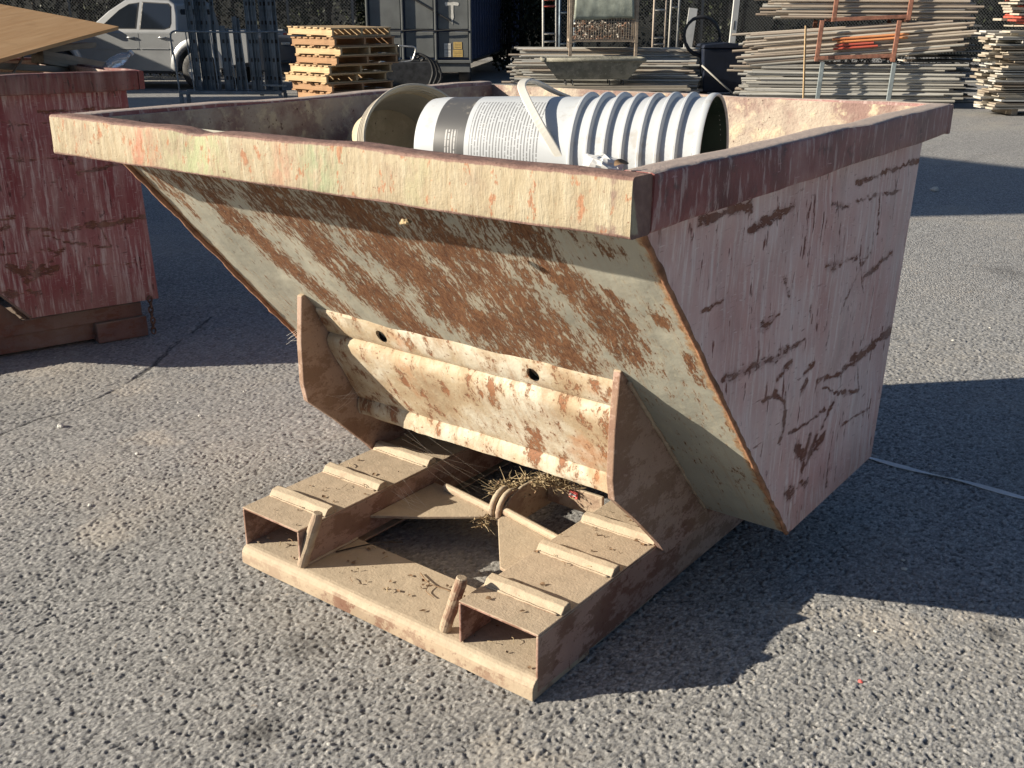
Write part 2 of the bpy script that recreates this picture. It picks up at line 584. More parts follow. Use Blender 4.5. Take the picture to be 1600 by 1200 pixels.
def m_dusty(name, under, dustc, amount=1.0, filmk=0.55):
    """painted steel under a coat of dried mud; more of it on flat tops"""
    q = NB(name)
    f = q.noise(4, 5, 0.6)
    c = q.mix(q.step(f, 0.35, 0.65), under, tuple(x * 0.75 for x in under))
    rr = q.step(q.noise(15, 7, 0.74, q.mapv((1, 0.45, 1))), 0.47, 0.55)
    c = q.mix(q.math('MULTIPLY', rr, 0.8), c, (0.135, 0.055, 0.035))
    sp = q.step(q.noise(70, 4, 0.6), 0.60, 0.66)
    c = q.mix(q.math('MULTIPLY', sp, 0.7), c, (0.12, 0.05, 0.035))
    dn = q.noise(6, 6, 0.68, q.mapv(loc=(5, 1, 0)))
    up = q.math('ADD', q.math('MULTIPLY', q.normal_z(), 0.9), q.math('MULTIPLY', q.math('SUBTRACT', dn, 0.5), 1.5))
    k = q.step(up, 0.12, 0.62)
    dv = q.ramp(q.noise(30, 6, 0.7), [(0.3, tuple(x * 0.82 for x in dustc)), (0.7, tuple(x * 1.12 for x in dustc))])
    crumbs = q.step(q.noise(130, 3, 0.6), 0.67, 0.71)
    dv = q.mix(q.math('MULTIPLY', crumbs, 0.7), dv, (0.19, 0.135, 0.085))
    c = q.mix(q.math('MULTIPLY', k, amount), c, dv)
    film = q.step(q.noise(2.3, 5, 0.6, q.mapv(loc=(0, 7, 0))), 0.34, 0.60)
    c = q.mix(q.math('MULTIPLY', film, filmk * amount), c, dustc)
    h = q.math('ADD', q.math('MULTIPLY', q.noise(26, 6, 0.7), 0.7), q.math('MULTIPLY', q.noise(150, 3, 0.6), 0.35))
    return q.done(c, 0.85, 0, q.bump(h, 0.6, 0.005), 0.25)


def m_wood(name, c1, c2, axis=0, fine=40.0, streak=1.0):
    q = NB(name)
    s = [fine, fine, fine]
    s[axis] = fine * 0.06
    g = q.noise(1.0, 6, 0.65, q.mapv(tuple(s)), 0.6)
    c = q.ramp(g, [(0.28, c1), (0.72, c2)])
    r = q.rand()
    c = q.mix(q.math('MULTIPLY', r, 0.45), c, tuple(x * 0.55 for x in c1))
    b = q.noise(5, 5, 0.6)
    c = q.mix(q.math('MULTIPLY', q.step(b, 0.52, 0.75), 0.4 * streak), c, tuple(x * 0.5 for x in c1))
    return q.done(c, 0.8, 0, q.bump(g, 0.35, 0.003), 0.25)


def m_tube(name, c1, c2, dirt):
    q = NB(name)
    g = q.noise(1.0, 5, 0.65, q.mapv((1.2, 22, 22)))
    c = q.mix(q.step(g, 0.35, 0.68), c1, c2)
    c = q.mix(q.math('MULTIPLY', q.rand(), 0.55), c, dirt)
    sp = q.step(q.noise(1.0, 6, 0.72, q.mapv((7, 30, 30), (4, 0, 0))), 0.58, 0.70)
    c = q.mix(q.math('MULTIPLY', sp, 0.7), c, dirt)
    return q.done(c, 0.6, 0.0, q.bump(g, 0.2, 0.002), 0.5)


def m_leaf(name, c1, c2):
    q = NB(name)
    a = q.attr('tone')
    c = q.mix(a, c1, c2)
    return q.done(c, 0.6, 0, None, 0.3)


M['ground'] = m_ground()
M['side'] = m_side('faded_red_paint', (0.570, 0.325, 0.290), (0.665, 0.475, 0.435), (0.75, 0.625, 0.580), (0.175, 0.052, 0.036))
M['red_side'] = m_side('dark_red_paint', (0.175, 0.034, 0.040), (0.235, 0.085, 0.088), (0.42, 0.35, 0.335), (0.065, 0.015, 0.015))
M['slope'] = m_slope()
M['inner'] = m_crust('concrete_crust', (0.25, 0.165, 0.145), (0.41, 0.345, 0.28), (0.55, 0.475, 0.34))
M['inner_red'] = m_crust('mortar_crust_dull', (0.22, 0.14, 0.13), (0.32, 0.26, 0.23), (0.40, 0.36, 0.30))
M['rim_front'] = m_rim_front()
M['rim_dark'] = m_rim_dark()
M['rocker'] = m_rocker()
M['base'] = m_dusty('dusty_base', (0.35, 0.265, 0.185), (0.44, 0.362, 0.265))
M['pocket'] = m_dusty('dusty_pocket', (0.34, 0.205, 0.165), (0.44, 0.362, 0.265), 0.9, 0.25)
M['gusset'] = m_dusty('dusty_gusset', (0.36, 0.235, 0.195), (0.43, 0.34, 0.24), 0.85, 0.35)
M['red_base'] = m_dusty('dusty_red_base', (0.165, 0.095, 0.08), (0.24, 0.195, 0.16), 0.8)
M['red_rim'] = m_side('red_rim_paint', (0.115, 0.040, 0.033), (0.150, 0.034, 0.032), (0.15, 0.095, 0.075), (0.05, 0.028, 0.022))
M['weld'] = plain('rusty_weld', (0.25, 0.12, 0.065), 0.85, 0, 0.5, 30, None, 0.6, 90)
M['weld_pale'] = plain('dusty_weld', (0.42, 0.28, 0.17), 0.85, 0, 0.5, 40, None, 0.6, 90)
M['hole'] = plain('hole_shade', (0.012, 0.010, 0.009), 0.95, 0, 0.3)  # near-black paint for the shade inside the rocker plate's holes
M['rubble'] = m_crust('rubble_heap', (0.24, 0.21, 0.18), (0.36, 0.32, 0.27), (0.45, 0.41, 0.35))
M['chain'] = plain('rusty_chain', (0.12, 0.07, 0.05), 0.7, 0.5, 0.4, 40)
M['ply'] = m_wood('plywood_face', (0.50, 0.275, 0.115), (0.68, 0.43, 0.215), 0, 26, 0.7)
M['timber'] = m_wood('weathered_timber', (0.20, 0.165, 0.125), (0.36, 0.30, 0.235), 0, 40)
M['pallet'] = m_wood('pallet_pine', (0.40, 0.27, 0.145), (0.62, 0.465, 0.28), 0, 30)
M['pallet_old'] = m_wood('pallet_weathered', (0.30, 0.17, 0.09), (0.46, 0.285, 0.16), 0, 30)
M['board'] = m_wood('pale_board', (0.30, 0.265, 0.215), (0.46, 0.415, 0.34), 0, 24)
M['galv'] = m_tube('galvanised_tube', (0.40, 0.395, 0.365), (0.56, 0.545, 0.50), (0.19, 0.17, 0.14))
M['galv_warm'] = m_tube('muddy_tube', (0.38, 0.33, 0.27), (0.53, 0.47, 0.39), (0.21, 0.145, 0.105))
M['tube_orange'] = m_tube('orange_tube', (0.66, 0.19, 0.055), (0.72, 0.33, 0.13), (0.36, 0.16, 0.09))
M['tube_red'] = m_tube('red_tube', (0.46, 0.05, 0.03), (0.50, 0.11, 0.07), (0.25, 0.08, 0.06))
M['rust_frame'] = plain('rusty_frame', (0.235, 0.105, 0.070), 0.75, 0.1, 0.4, 14, None, 0.3)
M['grey_frame'] = plain('grey_frame', (0.23, 0.265, 0.275), 0.6, 0.3, 0.25, 8)
M['steel_blue'] = plain('galvanised_channel', (0.135, 0.175, 0.215), 0.5, 0.45, 0.35, 5)
M['cont_grey'] = plain('grey_container_paint', (0.125, 0.132, 0.130), 0.55, 0, 0.22, 2.2)
M['cont_dark'] = plain('dark_container_steel', (0.035, 0.042, 0.055), 0.5, 0, 0.2, 3)
M['cont_blue'] = plain('navy_container_paint', (0.018, 0.034, 0.085), 0.5, 0, 0.25, 2)
M['bin'] = plain('dark_navy_plastic', (0.008, 0.013, 0.028), 0.5, 0, 0.25, 4)
M['cont_rust'] = plain('faded_container_paint', (0.25, 0.12, 0.09), 0.6, 0, 0.25, 2)
M['white_mark'] = plain('white_paint_mark', (0.60, 0.58, 0.53), 0.8, 0, 0.2, 12)
M['yellow_mark'] = plain('yellow_sticker', (0.52, 0.36, 0.12), 0.7, 0, 0.15, 12)
M['black'] = plain('black_rubber', (0.018, 0.018, 0.019), 0.65, 0, 0.3, 12)
M['machine'] = plain('oily_machine_metal', (0.055, 0.055, 0.056), 0.45, 0.4, 0.5, 10)
M['bright_metal'] = plain('bare_metal', (0.45, 0.45, 0.44), 0.35, 0.8, 0.2, 10)
M['trough'] = m_crust('mortar_trough', (0.17, 0.165, 0.135), (0.26, 0.25, 0.205), (0.33, 0.315, 0.27))
M['tarp'] = plain('faded_green_tarp', (0.30, 0.325, 0.27), 0.85, 0, 0.3, 6, None, 0.6, 18)
M['dustywire'] = plain('dusty_wire', (0.36, 0.29, 0.22), 0.75, 0.2, 0.3, 20)
M['scrap_pale'] = plain('scrap_fittings', (0.40, 0.37, 0.33), 0.7, 0.3, 0.5, 16)
M['scrap_rust'] = plain('scrap_rusty_fittings', (0.27, 0.15, 0.10), 0.7, 0.2, 0.5, 16)
M['fence'] = plain('fence_galvanised', (0.16, 0.16, 0.155), 0.5, 0.5, 0.2, 20)
M['post_white'] = plain('pale_post', (0.56, 0.56, 0.54), 0.6, 0.1, 0.12, 6)
M['leaf'] = m_leaf('ivy_leaves', (0.010, 0.014, 0.007), (0.040, 0.050, 0.022))
M['bark'] = plain('dark_bark', (0.055, 0.042, 0.032), 0.9, 0, 0.4, 12, None, 0.6, 30)
M['bank'] = plain('dark_backdrop', (0.007, 0.008, 0.006), 0.95, 0, 0.4, 1.5)  # near-black so the gaps between the bushes stay dark
M['dry'] = plain('dry_weed', (0.34, 0.26, 0.15), 0.85, 0, 0.35, 40)
M['dry_dark'] = plain('dead_leaf', (0.20, 0.125, 0.07), 0.85, 0, 0.4, 50)
M['dirt'] = plain('dirt_crumbs', (0.25, 0.185, 0.125), 0.95, 0, 0.4, 60)
M['pebble'] = plain('pale_pebble', (0.48, 0.47, 0.44), 0.85, 0, 0.2, 40)
M['strap'] = plain('grey_strap', (0.66, 0.67, 0.68), 0.6, 0, 0.15, 12)
M['paper'] = plain('white_paper', (0.60, 0.60, 0.59), 0.8, 0, 0.06, 20)
M['red_speck'] = plain('red_chip', (0.55, 0.10, 0.09), 0.6, 0, 0.2, 30)
M['cobweb'] = plain('cobweb_silk', (0.62, 0.60, 0.55), 0.7, 0, 0.1)


def m_bucket():
    """white plastic with printed label: dark band and lines of small text running round it"""
    q = NB('white_plastic_label')
    o = q.sep(q.obj())
    z = o[2]
    ang = q.math('ARCTAN2', o[1], o[0])
    along = q.math('MULTIPLY', ang, 0.14)
    white = q.ramp(q.noise(7, 5, 0.6), [(0.3, (0.44, 0.465, 0.49)), (0.7, (0.50, 0.525, 0.55))])
    c = white
    band = q.math('MULTIPLY', q.math('GREATER_THAN', z, 0.056), q.math('LESS_THAN', z, 0.134))
    c = q.mix(band, c, (0.075, 0.075, 0.077))
    pitch = 0.0075
    zi = q.math('FLOOR', q.math('DIVIDE', z, pitch))
    zf = q.math('FRACT', q.math('DIVIDE', z, pitch))
    line = q.math('MULTIPLY', q.math('GREATER_THAN', zf, 0.28), q.math('LESS_THAN', zf, 0.72))
    cv = q.n('ShaderNodeCombineXYZ')
    q.put(cv.inputs[0], q.math('MULTIPLY', along, 1.0))
    q.put(cv.inputs[1], q.math('MULTIPLY', zi, 3.71))
    letters = q.math('GREATER_THAN', q.noise(230, 2, 0.6, cv.outputs[0]), 0.40)
    cl = q.n('ShaderNodeCombineXYZ')
    q.put(cl.inputs[0], q.math('MULTIPLY', zi, 7.13))
    endr = q.math('MULTIPLY', q.noise(1.0, 0, 0.5, cl.outputs[0]), 0.10)
    a0, a1 = q.math('GREATER_THAN', along, -0.070), q.math('LESS_THAN', along, q.math('ADD', endr, 0.075))
    zone = q.math('MULTIPLY', q.math('GREATER_THAN', z, 0.146), q.math('LESS_THAN', z, 0.315))
    gap = q.math('GREATER_THAN', q.noise(11, 0, 0.5, cl.outputs[0]), 0.36)
    txt = q.math('MULTIPLY', q.math('MULTIPLY', line, letters), q.math('MULTIPLY', q.math('MULTIPLY', a0, a1), q.math('MULTIPLY', zone, gap)))
    c = q.mix(q.math('MULTIPLY', txt, 0.75), c, (0.12, 0.12, 0.125))
    # small pale print on the dark band
    za = q.math('MULTIPLY', q.math('GREATER_THAN', z, 0.082), q.math('LESS_THAN', z, 0.115))
    aa = q.math('MULTIPLY', q.math('GREATER_THAN', along, 0.03), q.math('LESS_THAN', along, 0.14))
    txt2 = q.math('MULTIPLY', q.math('MULTIPLY', line, letters), q.math('MULTIPLY', za, aa))
    c = q.mix(q.math('MULTIPLY', txt2, 0.7), c, (0.55, 0.55, 0.55))
    gr = q.step(q.noise(14, 7, 0.75), 0.57, 0.68)
    c = q.mix(q.math('MULTIPLY', gr, 0.45), c, (0.36, 0.33, 0.28))
    rim = q.math('MULTIPLY', q.math('GREATER_THAN', z, 0.34), q.step(q.noise(13, 6, 0.7, q.mapv(loc=(3, 3, 0))), 0.56, 0.68))
    c = q.mix(q.math('MULTIPLY', rim, 0.55), c, (0.34, 0.31, 0.27))
    return q.done(c, 0.42, 0, None, 0.45)


M['bucket'] = m_bucket()
M['bucket_in'] = plain('dark_green_plastic', (0.012, 0.030, 0.024), 0.55, 0, 0.3, 8)
M['bucket_grey'] = plain('dirty_white_plastic', (0.42, 0.385, 0.32), 0.55, 0, 0.16, 9)
M['bucket_mud_glow'] = m_crust('mud_lined_glow', (0.48, 0.40, 0.28), (0.58, 0.48, 0.335), (0.64, 0.55, 0.40))  # mud lining lightened to paint in sun glowing through the bucket wall
M['white_plastic'] = plain('white_plastic', (0.56, 0.545, 0.50), 0.4, 0, 0.05, 9)

M['truck'] = None


def m_truck():
    q = NB('silver_car_paint')
    c = q.ramp(q.noise(3, 3), [(0.3, (0.25, 0.257, 0.262)), (0.7, (0.29, 0.297, 0.302))])
    return q.done(c, 0.32, 0.35, None, 0.5, **{'Coat Weight': 0.5, 'Coat Roughness': 0.08})


M['truck'] = m_truck()
q_ = NB('tinted_glass')
M['glass'] = q_.done(q_.ramp(q_.noise(2, 2), [(0, (0.010, 0.013, 0.017)), (1, (0.016, 0.020, 0.026))]), 0.06, 0, None, 0.8)
q_ = NB('clear_plastic')
M['clear'] = q_.done(q_.ramp(q_.noise(20, 2), [(0, (0.75, 0.78, 0.82)), (1, (0.85, 0.87, 0.9))]), 0.15, 0, q_.bump(q_.noise(40, 3), 0.6, 0.01), 0.5, **{'Transmission Weight': 0.85})

# ------------------------------------------------------------------ ground
def worley(X, Y, g, seed):
    """jittered-cell stones: distance to nearest, second nearest, and a random number per stone"""
    ix = np.floor(X / g).astype(np.int64)
    iy = np.floor(Y / g).astype(np.int64)
    d1 = np.full(X.shape, 9.0)
    d2 = np.full(X.shape, 9.0)
    idv = np.zeros(X.shape)
    tl = np.zeros(X.shape)

    def h(a, b, k):
        n = (a * 374761393 + b * 668265263 + (seed + k) * 2147483647) & 0xFFFFFFFF
        n = ((n ^ (n >> 13)) * 1274126177) & 0xFFFFFFFF
        n = (n ^ (n >> 16)) & 0xFFFFFF
        return n / float(0xFFFFFF)
    for dx in (-1, 0, 1):
        for dy in (-1, 0, 1):
            cx, cy = ix + dx, iy + dy
            px = (cx + 0.1 + 0.8 * h(cx, cy, 1)) * g
            py = (cy + 0.1 + 0.8 * h(cx, cy, 2)) * g
            d = np.sqrt((X - px) ** 2 + (Y - py) ** 2) / g
            r = h(cx, cy, 3)
            n1 = d < d1
            d2 = np.where(n1, d1, np.minimum(d2, d))
            idv = np.where(n1, r, idv)
            tl = np.where(n1, ((X - px) * (h(cx, cy, 4) - 0.5) + (Y - py) * (h(cx, cy, 5) - 0.5)) / g, tl)
            d1 = np.where(n1, d, d1)
    return d1, d2, idv, tl


def vnoise(X, Y, s, seed):
    x, y = X * s + seed * 17.3, Y * s + seed * 9.1
    i, j = np.floor(x), np.floor(y)
    u, v = x - i, y - j
    u, v = u * u * (3 - 2 * u), v * v * (3 - 2 * v)

    def h(a, b):
        t = np.sin(a * 127.1 + b * 311.7 + seed * 3.3) * 43758.5453
        return t - np.floor(t)
    return (h(i, j) * (1 - u) + h(i + 1, j) * u) * (1 - v) + (h(i, j + 1) * (1 - u) + h(i + 1, j + 1) * u) * v


def seg_dist(X, Y, pts):
    d = np.full(np.shape(X), 99.0)
    for (ax, ay), (bx, by) in zip(pts[:-1], pts[1:]):
        vx, vy = bx - ax, by - ay
        L = vx * vx + vy * vy + 1e-12
        t = np.clip(((X - ax) * vx + (Y - ay) * vy) / L, 0, 1)
        d = np.minimum(d, np.hypot(X - ax - t * vx, Y - ay - t * vy))
    return d


CRACK = [(-2.75, -0.1), (-2.88, 0.257), (-2.919, 0.43), (-2.896, 0.552), (-2.986, 0.838), (-3.119, 1.085), (-3.309, 1.32), (-3.412, 1.503), (-3.573, 1.739)]
STAINS = [(-0.92, 0.03, 0.05), (0.42, 1.16, 0.03), (-1.6, 0.5, 0.04), (-0.75, -0.25, 0.03), (0.62, 1.62, 0.06), (0.28, 0.42, 0.02)]
PALES = [(0.366, 1.20, 0.10), (-0.02, 0.93, 0.09), (-2.42, 0.62, 0.10), (-3.5, 0.75, 0.2), (0.25, 1.05, 0.12), (-1.9, 0.1, 0.12), (0.6, 1.2, 0.1), (-0.2, 0.0, 0.12), (-2.9, 0.9, 0.12)]


def ground_patch(f0, f1, st, gain):
    fs = np.arange(f0, f1 + st * 0.5, st)
    rmax = 0.58 * f1 + 0.25
    rs = np.arange(-rmax, rmax, st)
    R_, F_ = np.meshgrid(rs, fs)
    rng = np.random.RandomState(3)
    R2 = R_ + (rng.rand(*R_.shape) - 0.5) * st * 0.5
    F2 = F_.copy()
    F2[1:-1] += (rng.rand(*R_.shape)[1:-1] - 0.5) * st * 0.5
    X = CX + RT[0] * R2 + FW[0] * F2
    Y = CY + RT[1] * R2 + FW[1] * F2
    wx = X + 0.004 * (vnoise(X, Y, 90, 1) - 0.5)
    wy = Y + 0.004 * (vnoise(X, Y, 90, 2) - 0.5)
    a1, a2, ida, ta = worley(wx, wy, 0.0092, 5)
    b1, b2, idb, tb = worley(wx, wy, 0.0050, 9)
    worn = vnoise(X, Y, 1.7, 4) * 0.6 + vnoise(X, Y, 6, 5) * 0.4
    amp = (0.55 + 0.8 * worn)
    pit = (ida < 0.10)
    Z = (-0.0026 * np.clip(a1, 0, 1) ** 2 - 0.0028 * pit * np.clip(1 - a1, 0, 1) + 0.0036 * ta) * amp - 0.0012 * b1 + 0.0022 * tb + 0.0016 * (ida - 0.5)
    ck = seg_dist(wx, wy, CRACK) + 0.012 * (vnoise(X, Y, 28, 6) - 0.5) + 0.02 * (vnoise(X, Y, 7, 8) - 0.5)
    ck = np.clip(1 - np.abs(ck) / 0.0085, 0, 1)
    Z = np.clip(Z * gain - 0.004 * ck + 0.0008, -0.0057, 0.005)
    tone = np.clip(0.5 + 0.66 * (ida - 0.5) + 0.55 * (idb - 0.5), 0, 1)
    crev = np.clip((0.20 - (a2 - a1)) / 0.20, 0, 1) * 0.75 + pit * 0.55 * np.clip(1.1 - a1, 0, 1)
    stain = ck * 0.9
    for sx, sy, sr in STAINS:
        d = np.hypot(X - sx, Y - sy) + 0.08 * (vnoise(X, Y, 18, 3) - 0.5)
        stain = np.maximum(stain, 0.55 * np.clip(1 - d / (sr * 1.6), 0, 1))
    pale = np.zeros_like(X)
    for sx, sy, sr in PALES:
        d = np.hypot(X - sx, (Y - sy)) + 0.16 * (vnoise(X, Y, 9, 7) - 0.5) + 0.08 * (vnoise(X, Y, 40, 7) - 0.5)
        pale = np.maximum(pale, 0.34 * np.clip(1.2 - d / sr, 0, 1))
    nf, nr = X.shape
    keep = np.abs(R_) < 0.58 * F_ + 0.25
    kq = keep[:-1, :-1] & keep[1:, :-1] & keep[:-1, 1:] & keep[1:, 1:]
    ii, jj = np.nonzero(kq)
    quads = np.stack([ii * nr + jj, ii * nr + jj + 1, (ii + 1) * nr + jj + 1, (ii + 1) * nr + jj], 1)
    used = np.unique(quads)
    remap = np.zeros(nf * nr, dtype=np.int64)
    remap[used] = np.arange(len(used))
    V = np.stack([X.ravel(), Y.ravel(), Z.ravel()], 1)[used]
    at = [a.ravel()[used] for a in (tone, crev, stain, pale)]
    return V, remap[quads], at


def build_ground():
    parts = [ground_patch(1.25, 2.4, 0.0036, 1.2), ground_patch(2.4, 3.4, 0.0043, 1.3), ground_patch(3.4, 5.4, 0.0056, 1.4)]
    Rb = 260.0
    base = np.array([[-Rb, -Rb, -0.006], [Rb, -Rb, -0.006], [Rb, Rb, -0.006], [-Rb, Rb, -0.006]], dtype=float)
    V = [base]
    Q = [np.array([[0, 1, 2, 3]])]
    at = [[np.zeros(4)] for _ in range(4)]
    near = [np.zeros(4)]
    off = 4
    for v, q, a in parts:
        V.append(v)
        Q.append(q + off)
        off += len(v)
        near.append(np.ones(len(v)))
        for k in range(4):
            at[k].append(a[k])
    V = np.concatenate(V)
    Q = np.concatenate(Q).astype(np.int32)
    me = bpy.data.meshes.new('ground')
    me.vertices.add(len(V))
    me.vertices.foreach_set('co', V.astype(np.float32).ravel())
    me.loops.add(Q.size)
    me.loops.foreach_set('vertex_index', Q.ravel())
    me.polygons.add(len(Q))
    me.polygons.foreach_set('loop_start', np.arange(0, Q.size, 4, dtype=np.int32))
    me.update(calc_edges=True)
    for nm, a in zip(('tone', 'crev', 'stain', 'pale'), at):
        add_attr(me, nm, np.concatenate(a))
    add_attr(me, 'near', np.concatenate(near))
    me.materials.append(M['ground'])
    me.polygons.foreach_set('use_smooth', [True] * len(me.polygons))
    o = bpy.data.objects.new('ground', me)
    col.objects.link(o)
    o['kind'] = 'structure'
    return o


ground = build_ground()

# ------------------------------------------------------------------ self-dumping hopper
SIDE_RUST = [([(0.347, 1.129), (0.414, 1.133), (0.581, 1.127)], 0.0044, 1), ([(0.581, 1.077), (0.798, 1.089)], 0.0049, 1), ([(0.501, 0.767), (0.688, 0.749), (0.966, 0.746)], 0.0058, 0.6), ([(0.787, 0.661), (0.862, 0.61), (0.878, 0.536), (0.858, 0.508)], 0.0061, 1), ([(0.727, 0.651), (0.797, 0.663)], 0.003, 0.8), ([(0.802, 0.69), (0.884, 0.71)], 0.0046, 0.9), ([(0.977, 0.655), (1.036, 0.659)], 0.0027, 0.9), ([(0.966, 0.604), (0.993, 0.621)], 0.0033, 0.9), ([(0.919, 0.508), (1.052, 0.5), (1.154, 0.5)], 0.0023, 0.9), ([(1.141, 0.45), (1.219, 0.507)], 0.0043, 0.8), ([(1.318, 0.593), (1.469, 0.587), (1.687, 0.614)], 0.005, 0.9), ([(1.074, 0.608), (1.24, 0.577), (1.382, 0.576), (1.533, 0.582)], 0.0034, 0.9), ([(0.98, 0.45), (1.03, 0.395)], 0.014, 1), ([(1.06, 0.445), (1.035, 0.36)], 0.012, 1), ([(1.11, 0.43), (1.07, 0.37)], 0.012, 1), ([(1.17, 0.41), (1.12, 0.395)], 0.010, 0.9), ([(0.93, 0.335), (0.98, 0.31)], 0.014, 0.8), ([(1.02, 0.325), (1.08, 0.305)], 0.010, 0.75), ([(1.042, 0.91), (1.25, 0.901)], 0.0057, 0.5), ([(1.33, 0.825), (1.563, 0.85)], 0.0041, 0.8), ([(1.187, 1.098), (1.728, 1.101)], 0.0025, 0.9), ([(1.202, 1.052), (1.556, 1.035)], 0.0021, 0.6), ([(0.69, 0.841), (0.779, 0.847)], 0.0042, 0.6), ([(0.379, 0.939), (0.49, 0.949)], 0.002, 0.6), ([(1.319, 0.403), (1.54, 0.38)], 0.002, 0.8), ([(1.24, 0.234), (1.248, 0.404)], 0.0017, 0.7), ([(1.388, 0.558), (1.414, 0.477), (1.259, 0.512), (1.135, 0.57)], 0.0019, 0.8), ([(1.102, 0.692), (1.117, 0.729)], 0.0051, 0.5), ([(0.792, 0.932), (0.835, 0.879)], 0.0033, 0.4), ([(1.035, 1.068), (1.153, 1.042)], 0.0034, 0.5), ([(1.386, 1.039), (1.409, 0.934)], 0.0017, 0.7), ([(1.286, 0.874), (1.345, 0.78)], 0.0017, 0.7), ([(1.185, 0.763), (1.289, 0.863), (1.366, 0.89)], 0.0028, 0.5), ([(0.845, 0.586), (0.886, 0.7)], 0.0016, 0.6)]
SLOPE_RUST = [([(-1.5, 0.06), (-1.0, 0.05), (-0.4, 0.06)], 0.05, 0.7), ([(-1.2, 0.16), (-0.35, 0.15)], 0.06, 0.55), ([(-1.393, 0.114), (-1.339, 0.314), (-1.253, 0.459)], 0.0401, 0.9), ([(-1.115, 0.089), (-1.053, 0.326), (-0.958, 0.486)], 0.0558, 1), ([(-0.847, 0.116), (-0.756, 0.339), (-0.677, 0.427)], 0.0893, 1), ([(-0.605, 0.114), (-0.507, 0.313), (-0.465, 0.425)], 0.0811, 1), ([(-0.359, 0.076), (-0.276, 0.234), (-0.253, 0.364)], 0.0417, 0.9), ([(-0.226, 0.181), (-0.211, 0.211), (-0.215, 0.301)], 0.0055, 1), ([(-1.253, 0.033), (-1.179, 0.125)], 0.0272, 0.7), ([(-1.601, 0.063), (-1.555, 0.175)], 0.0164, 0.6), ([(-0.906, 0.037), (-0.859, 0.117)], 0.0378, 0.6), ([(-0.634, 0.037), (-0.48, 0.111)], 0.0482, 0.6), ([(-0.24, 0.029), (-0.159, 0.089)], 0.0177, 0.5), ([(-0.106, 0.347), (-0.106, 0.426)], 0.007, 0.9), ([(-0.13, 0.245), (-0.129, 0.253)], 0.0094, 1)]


def fbm(p, s, o=3):
    v, a = 0.0, 1.0
    for k in range(o):
        v += a * mnoise.noise(Vector(p) * s)
        s *= 2.1
        a *= 0.5
    return v


def panel(name, corners, nu, nv, thick, normal, mats, parent, dent=0.003, attrs=None, seed=0.0):
    """plate between four corners (bilinear), dented, with an outer and an inner face"""
    c = [Vector(p) for p in corners]
    n = Vector(normal).normalized()
    vs_, uv = [], []
    for layer in (0, 1):
        for j in range(nv + 1):
            for i in range(nu + 1):
                u, v = i / nu, j / nv
                p = c[0] * (1 - u) * (1 - v) + c[1] * u * (1 - v) + c[2] * u * v + c[3] * (1 - u) * v
                k = min(1.0, 16 * u * (1 - u)) * min(1.0, 16 * v * (1 - v))
                k = k * k * (3 - 2 * k)
                d = dent * k * (fbm(p + Vector((seed, seed, 0)), 2.3, 2) + 0.35 * fbm(p, 11, 2))
                if layer == 1:
                    d = d - thick
                vs_.append(p + n * d)
                uv.append((u, v))
    W = nu + 1
    N1 = W * (nv + 1)
    fs, mi = [], []
    for j in range(nv):
        for i in range(nu):
            a = j * W + i
            fs.append((a, a + 1, a + W + 1, a + W))
            mi.append(0)
            fs.append((N1 + a, N1 + a + W, N1 + a + W + 1, N1 + a + 1))
            mi.append(1)
    ring = [i for i in range(W)] + [j * W + nu for j in range(1, nv + 1)] + [nv * W + i for i in range(nu - 1, -1, -1)] + [j * W for j in range(nv - 1, 0, -1)]
    for a, b in zip(ring, ring[1:] + ring[:1]):
        fs.append((a, N1 + a, N1 + b, b))
        mi.append(0)
    mb = MB()
    mb.v, mb.f, mb.m = [tuple(p) for p in vs_], fs, mi
    o = mb.build(name, mats, parent, smooth=True)
    me = o.data
    try:
        me.set_sharp_from_angle(angle=rad(40))
    except Exception:
        pass
    if attrs:
        for nm, fn in attrs.items():
            add_attr(me, nm, fn(np.array([tuple(p) for p in vs_]), np.array(uv)))
    return o


def patch_attr(U, V, strokes, k=1.0):
    out = np.zeros(len(U))
    for pts, w, a in strokes:
        out = np.maximum(out, a * np.clip(1.4 - seg_dist(U, V, pts) / (w * k + 0.006), 0, 1))
    return out


def stroke_attr(U, V, strokes, k=1.0):
    out = np.zeros(len(U))
    U0, V0 = U, V
    U = U0 + 0.010 * (vnoise(U0, V0, 12, 3) - 0.5) + 0.010 * (vnoise(U0, V0, 60, 4) - 0.5)
    V = V0 + 0.010 * (vnoise(U0, V0, 11, 5) - 0.5) + 0.010 * (vnoise(U0, V0, 60, 6) - 0.5)
    wn = 0.35 + 1.3 * vnoise(U0, V0, 17, 9)
    for pts, w, a in strokes:
        d = seg_dist(U, V, pts)
        out = np.maximum(out, (0.35 + 0.65 * a) * np.exp(-(d / ((w * k * 1.5 + 0.004) * wn)) ** 2))
    return out


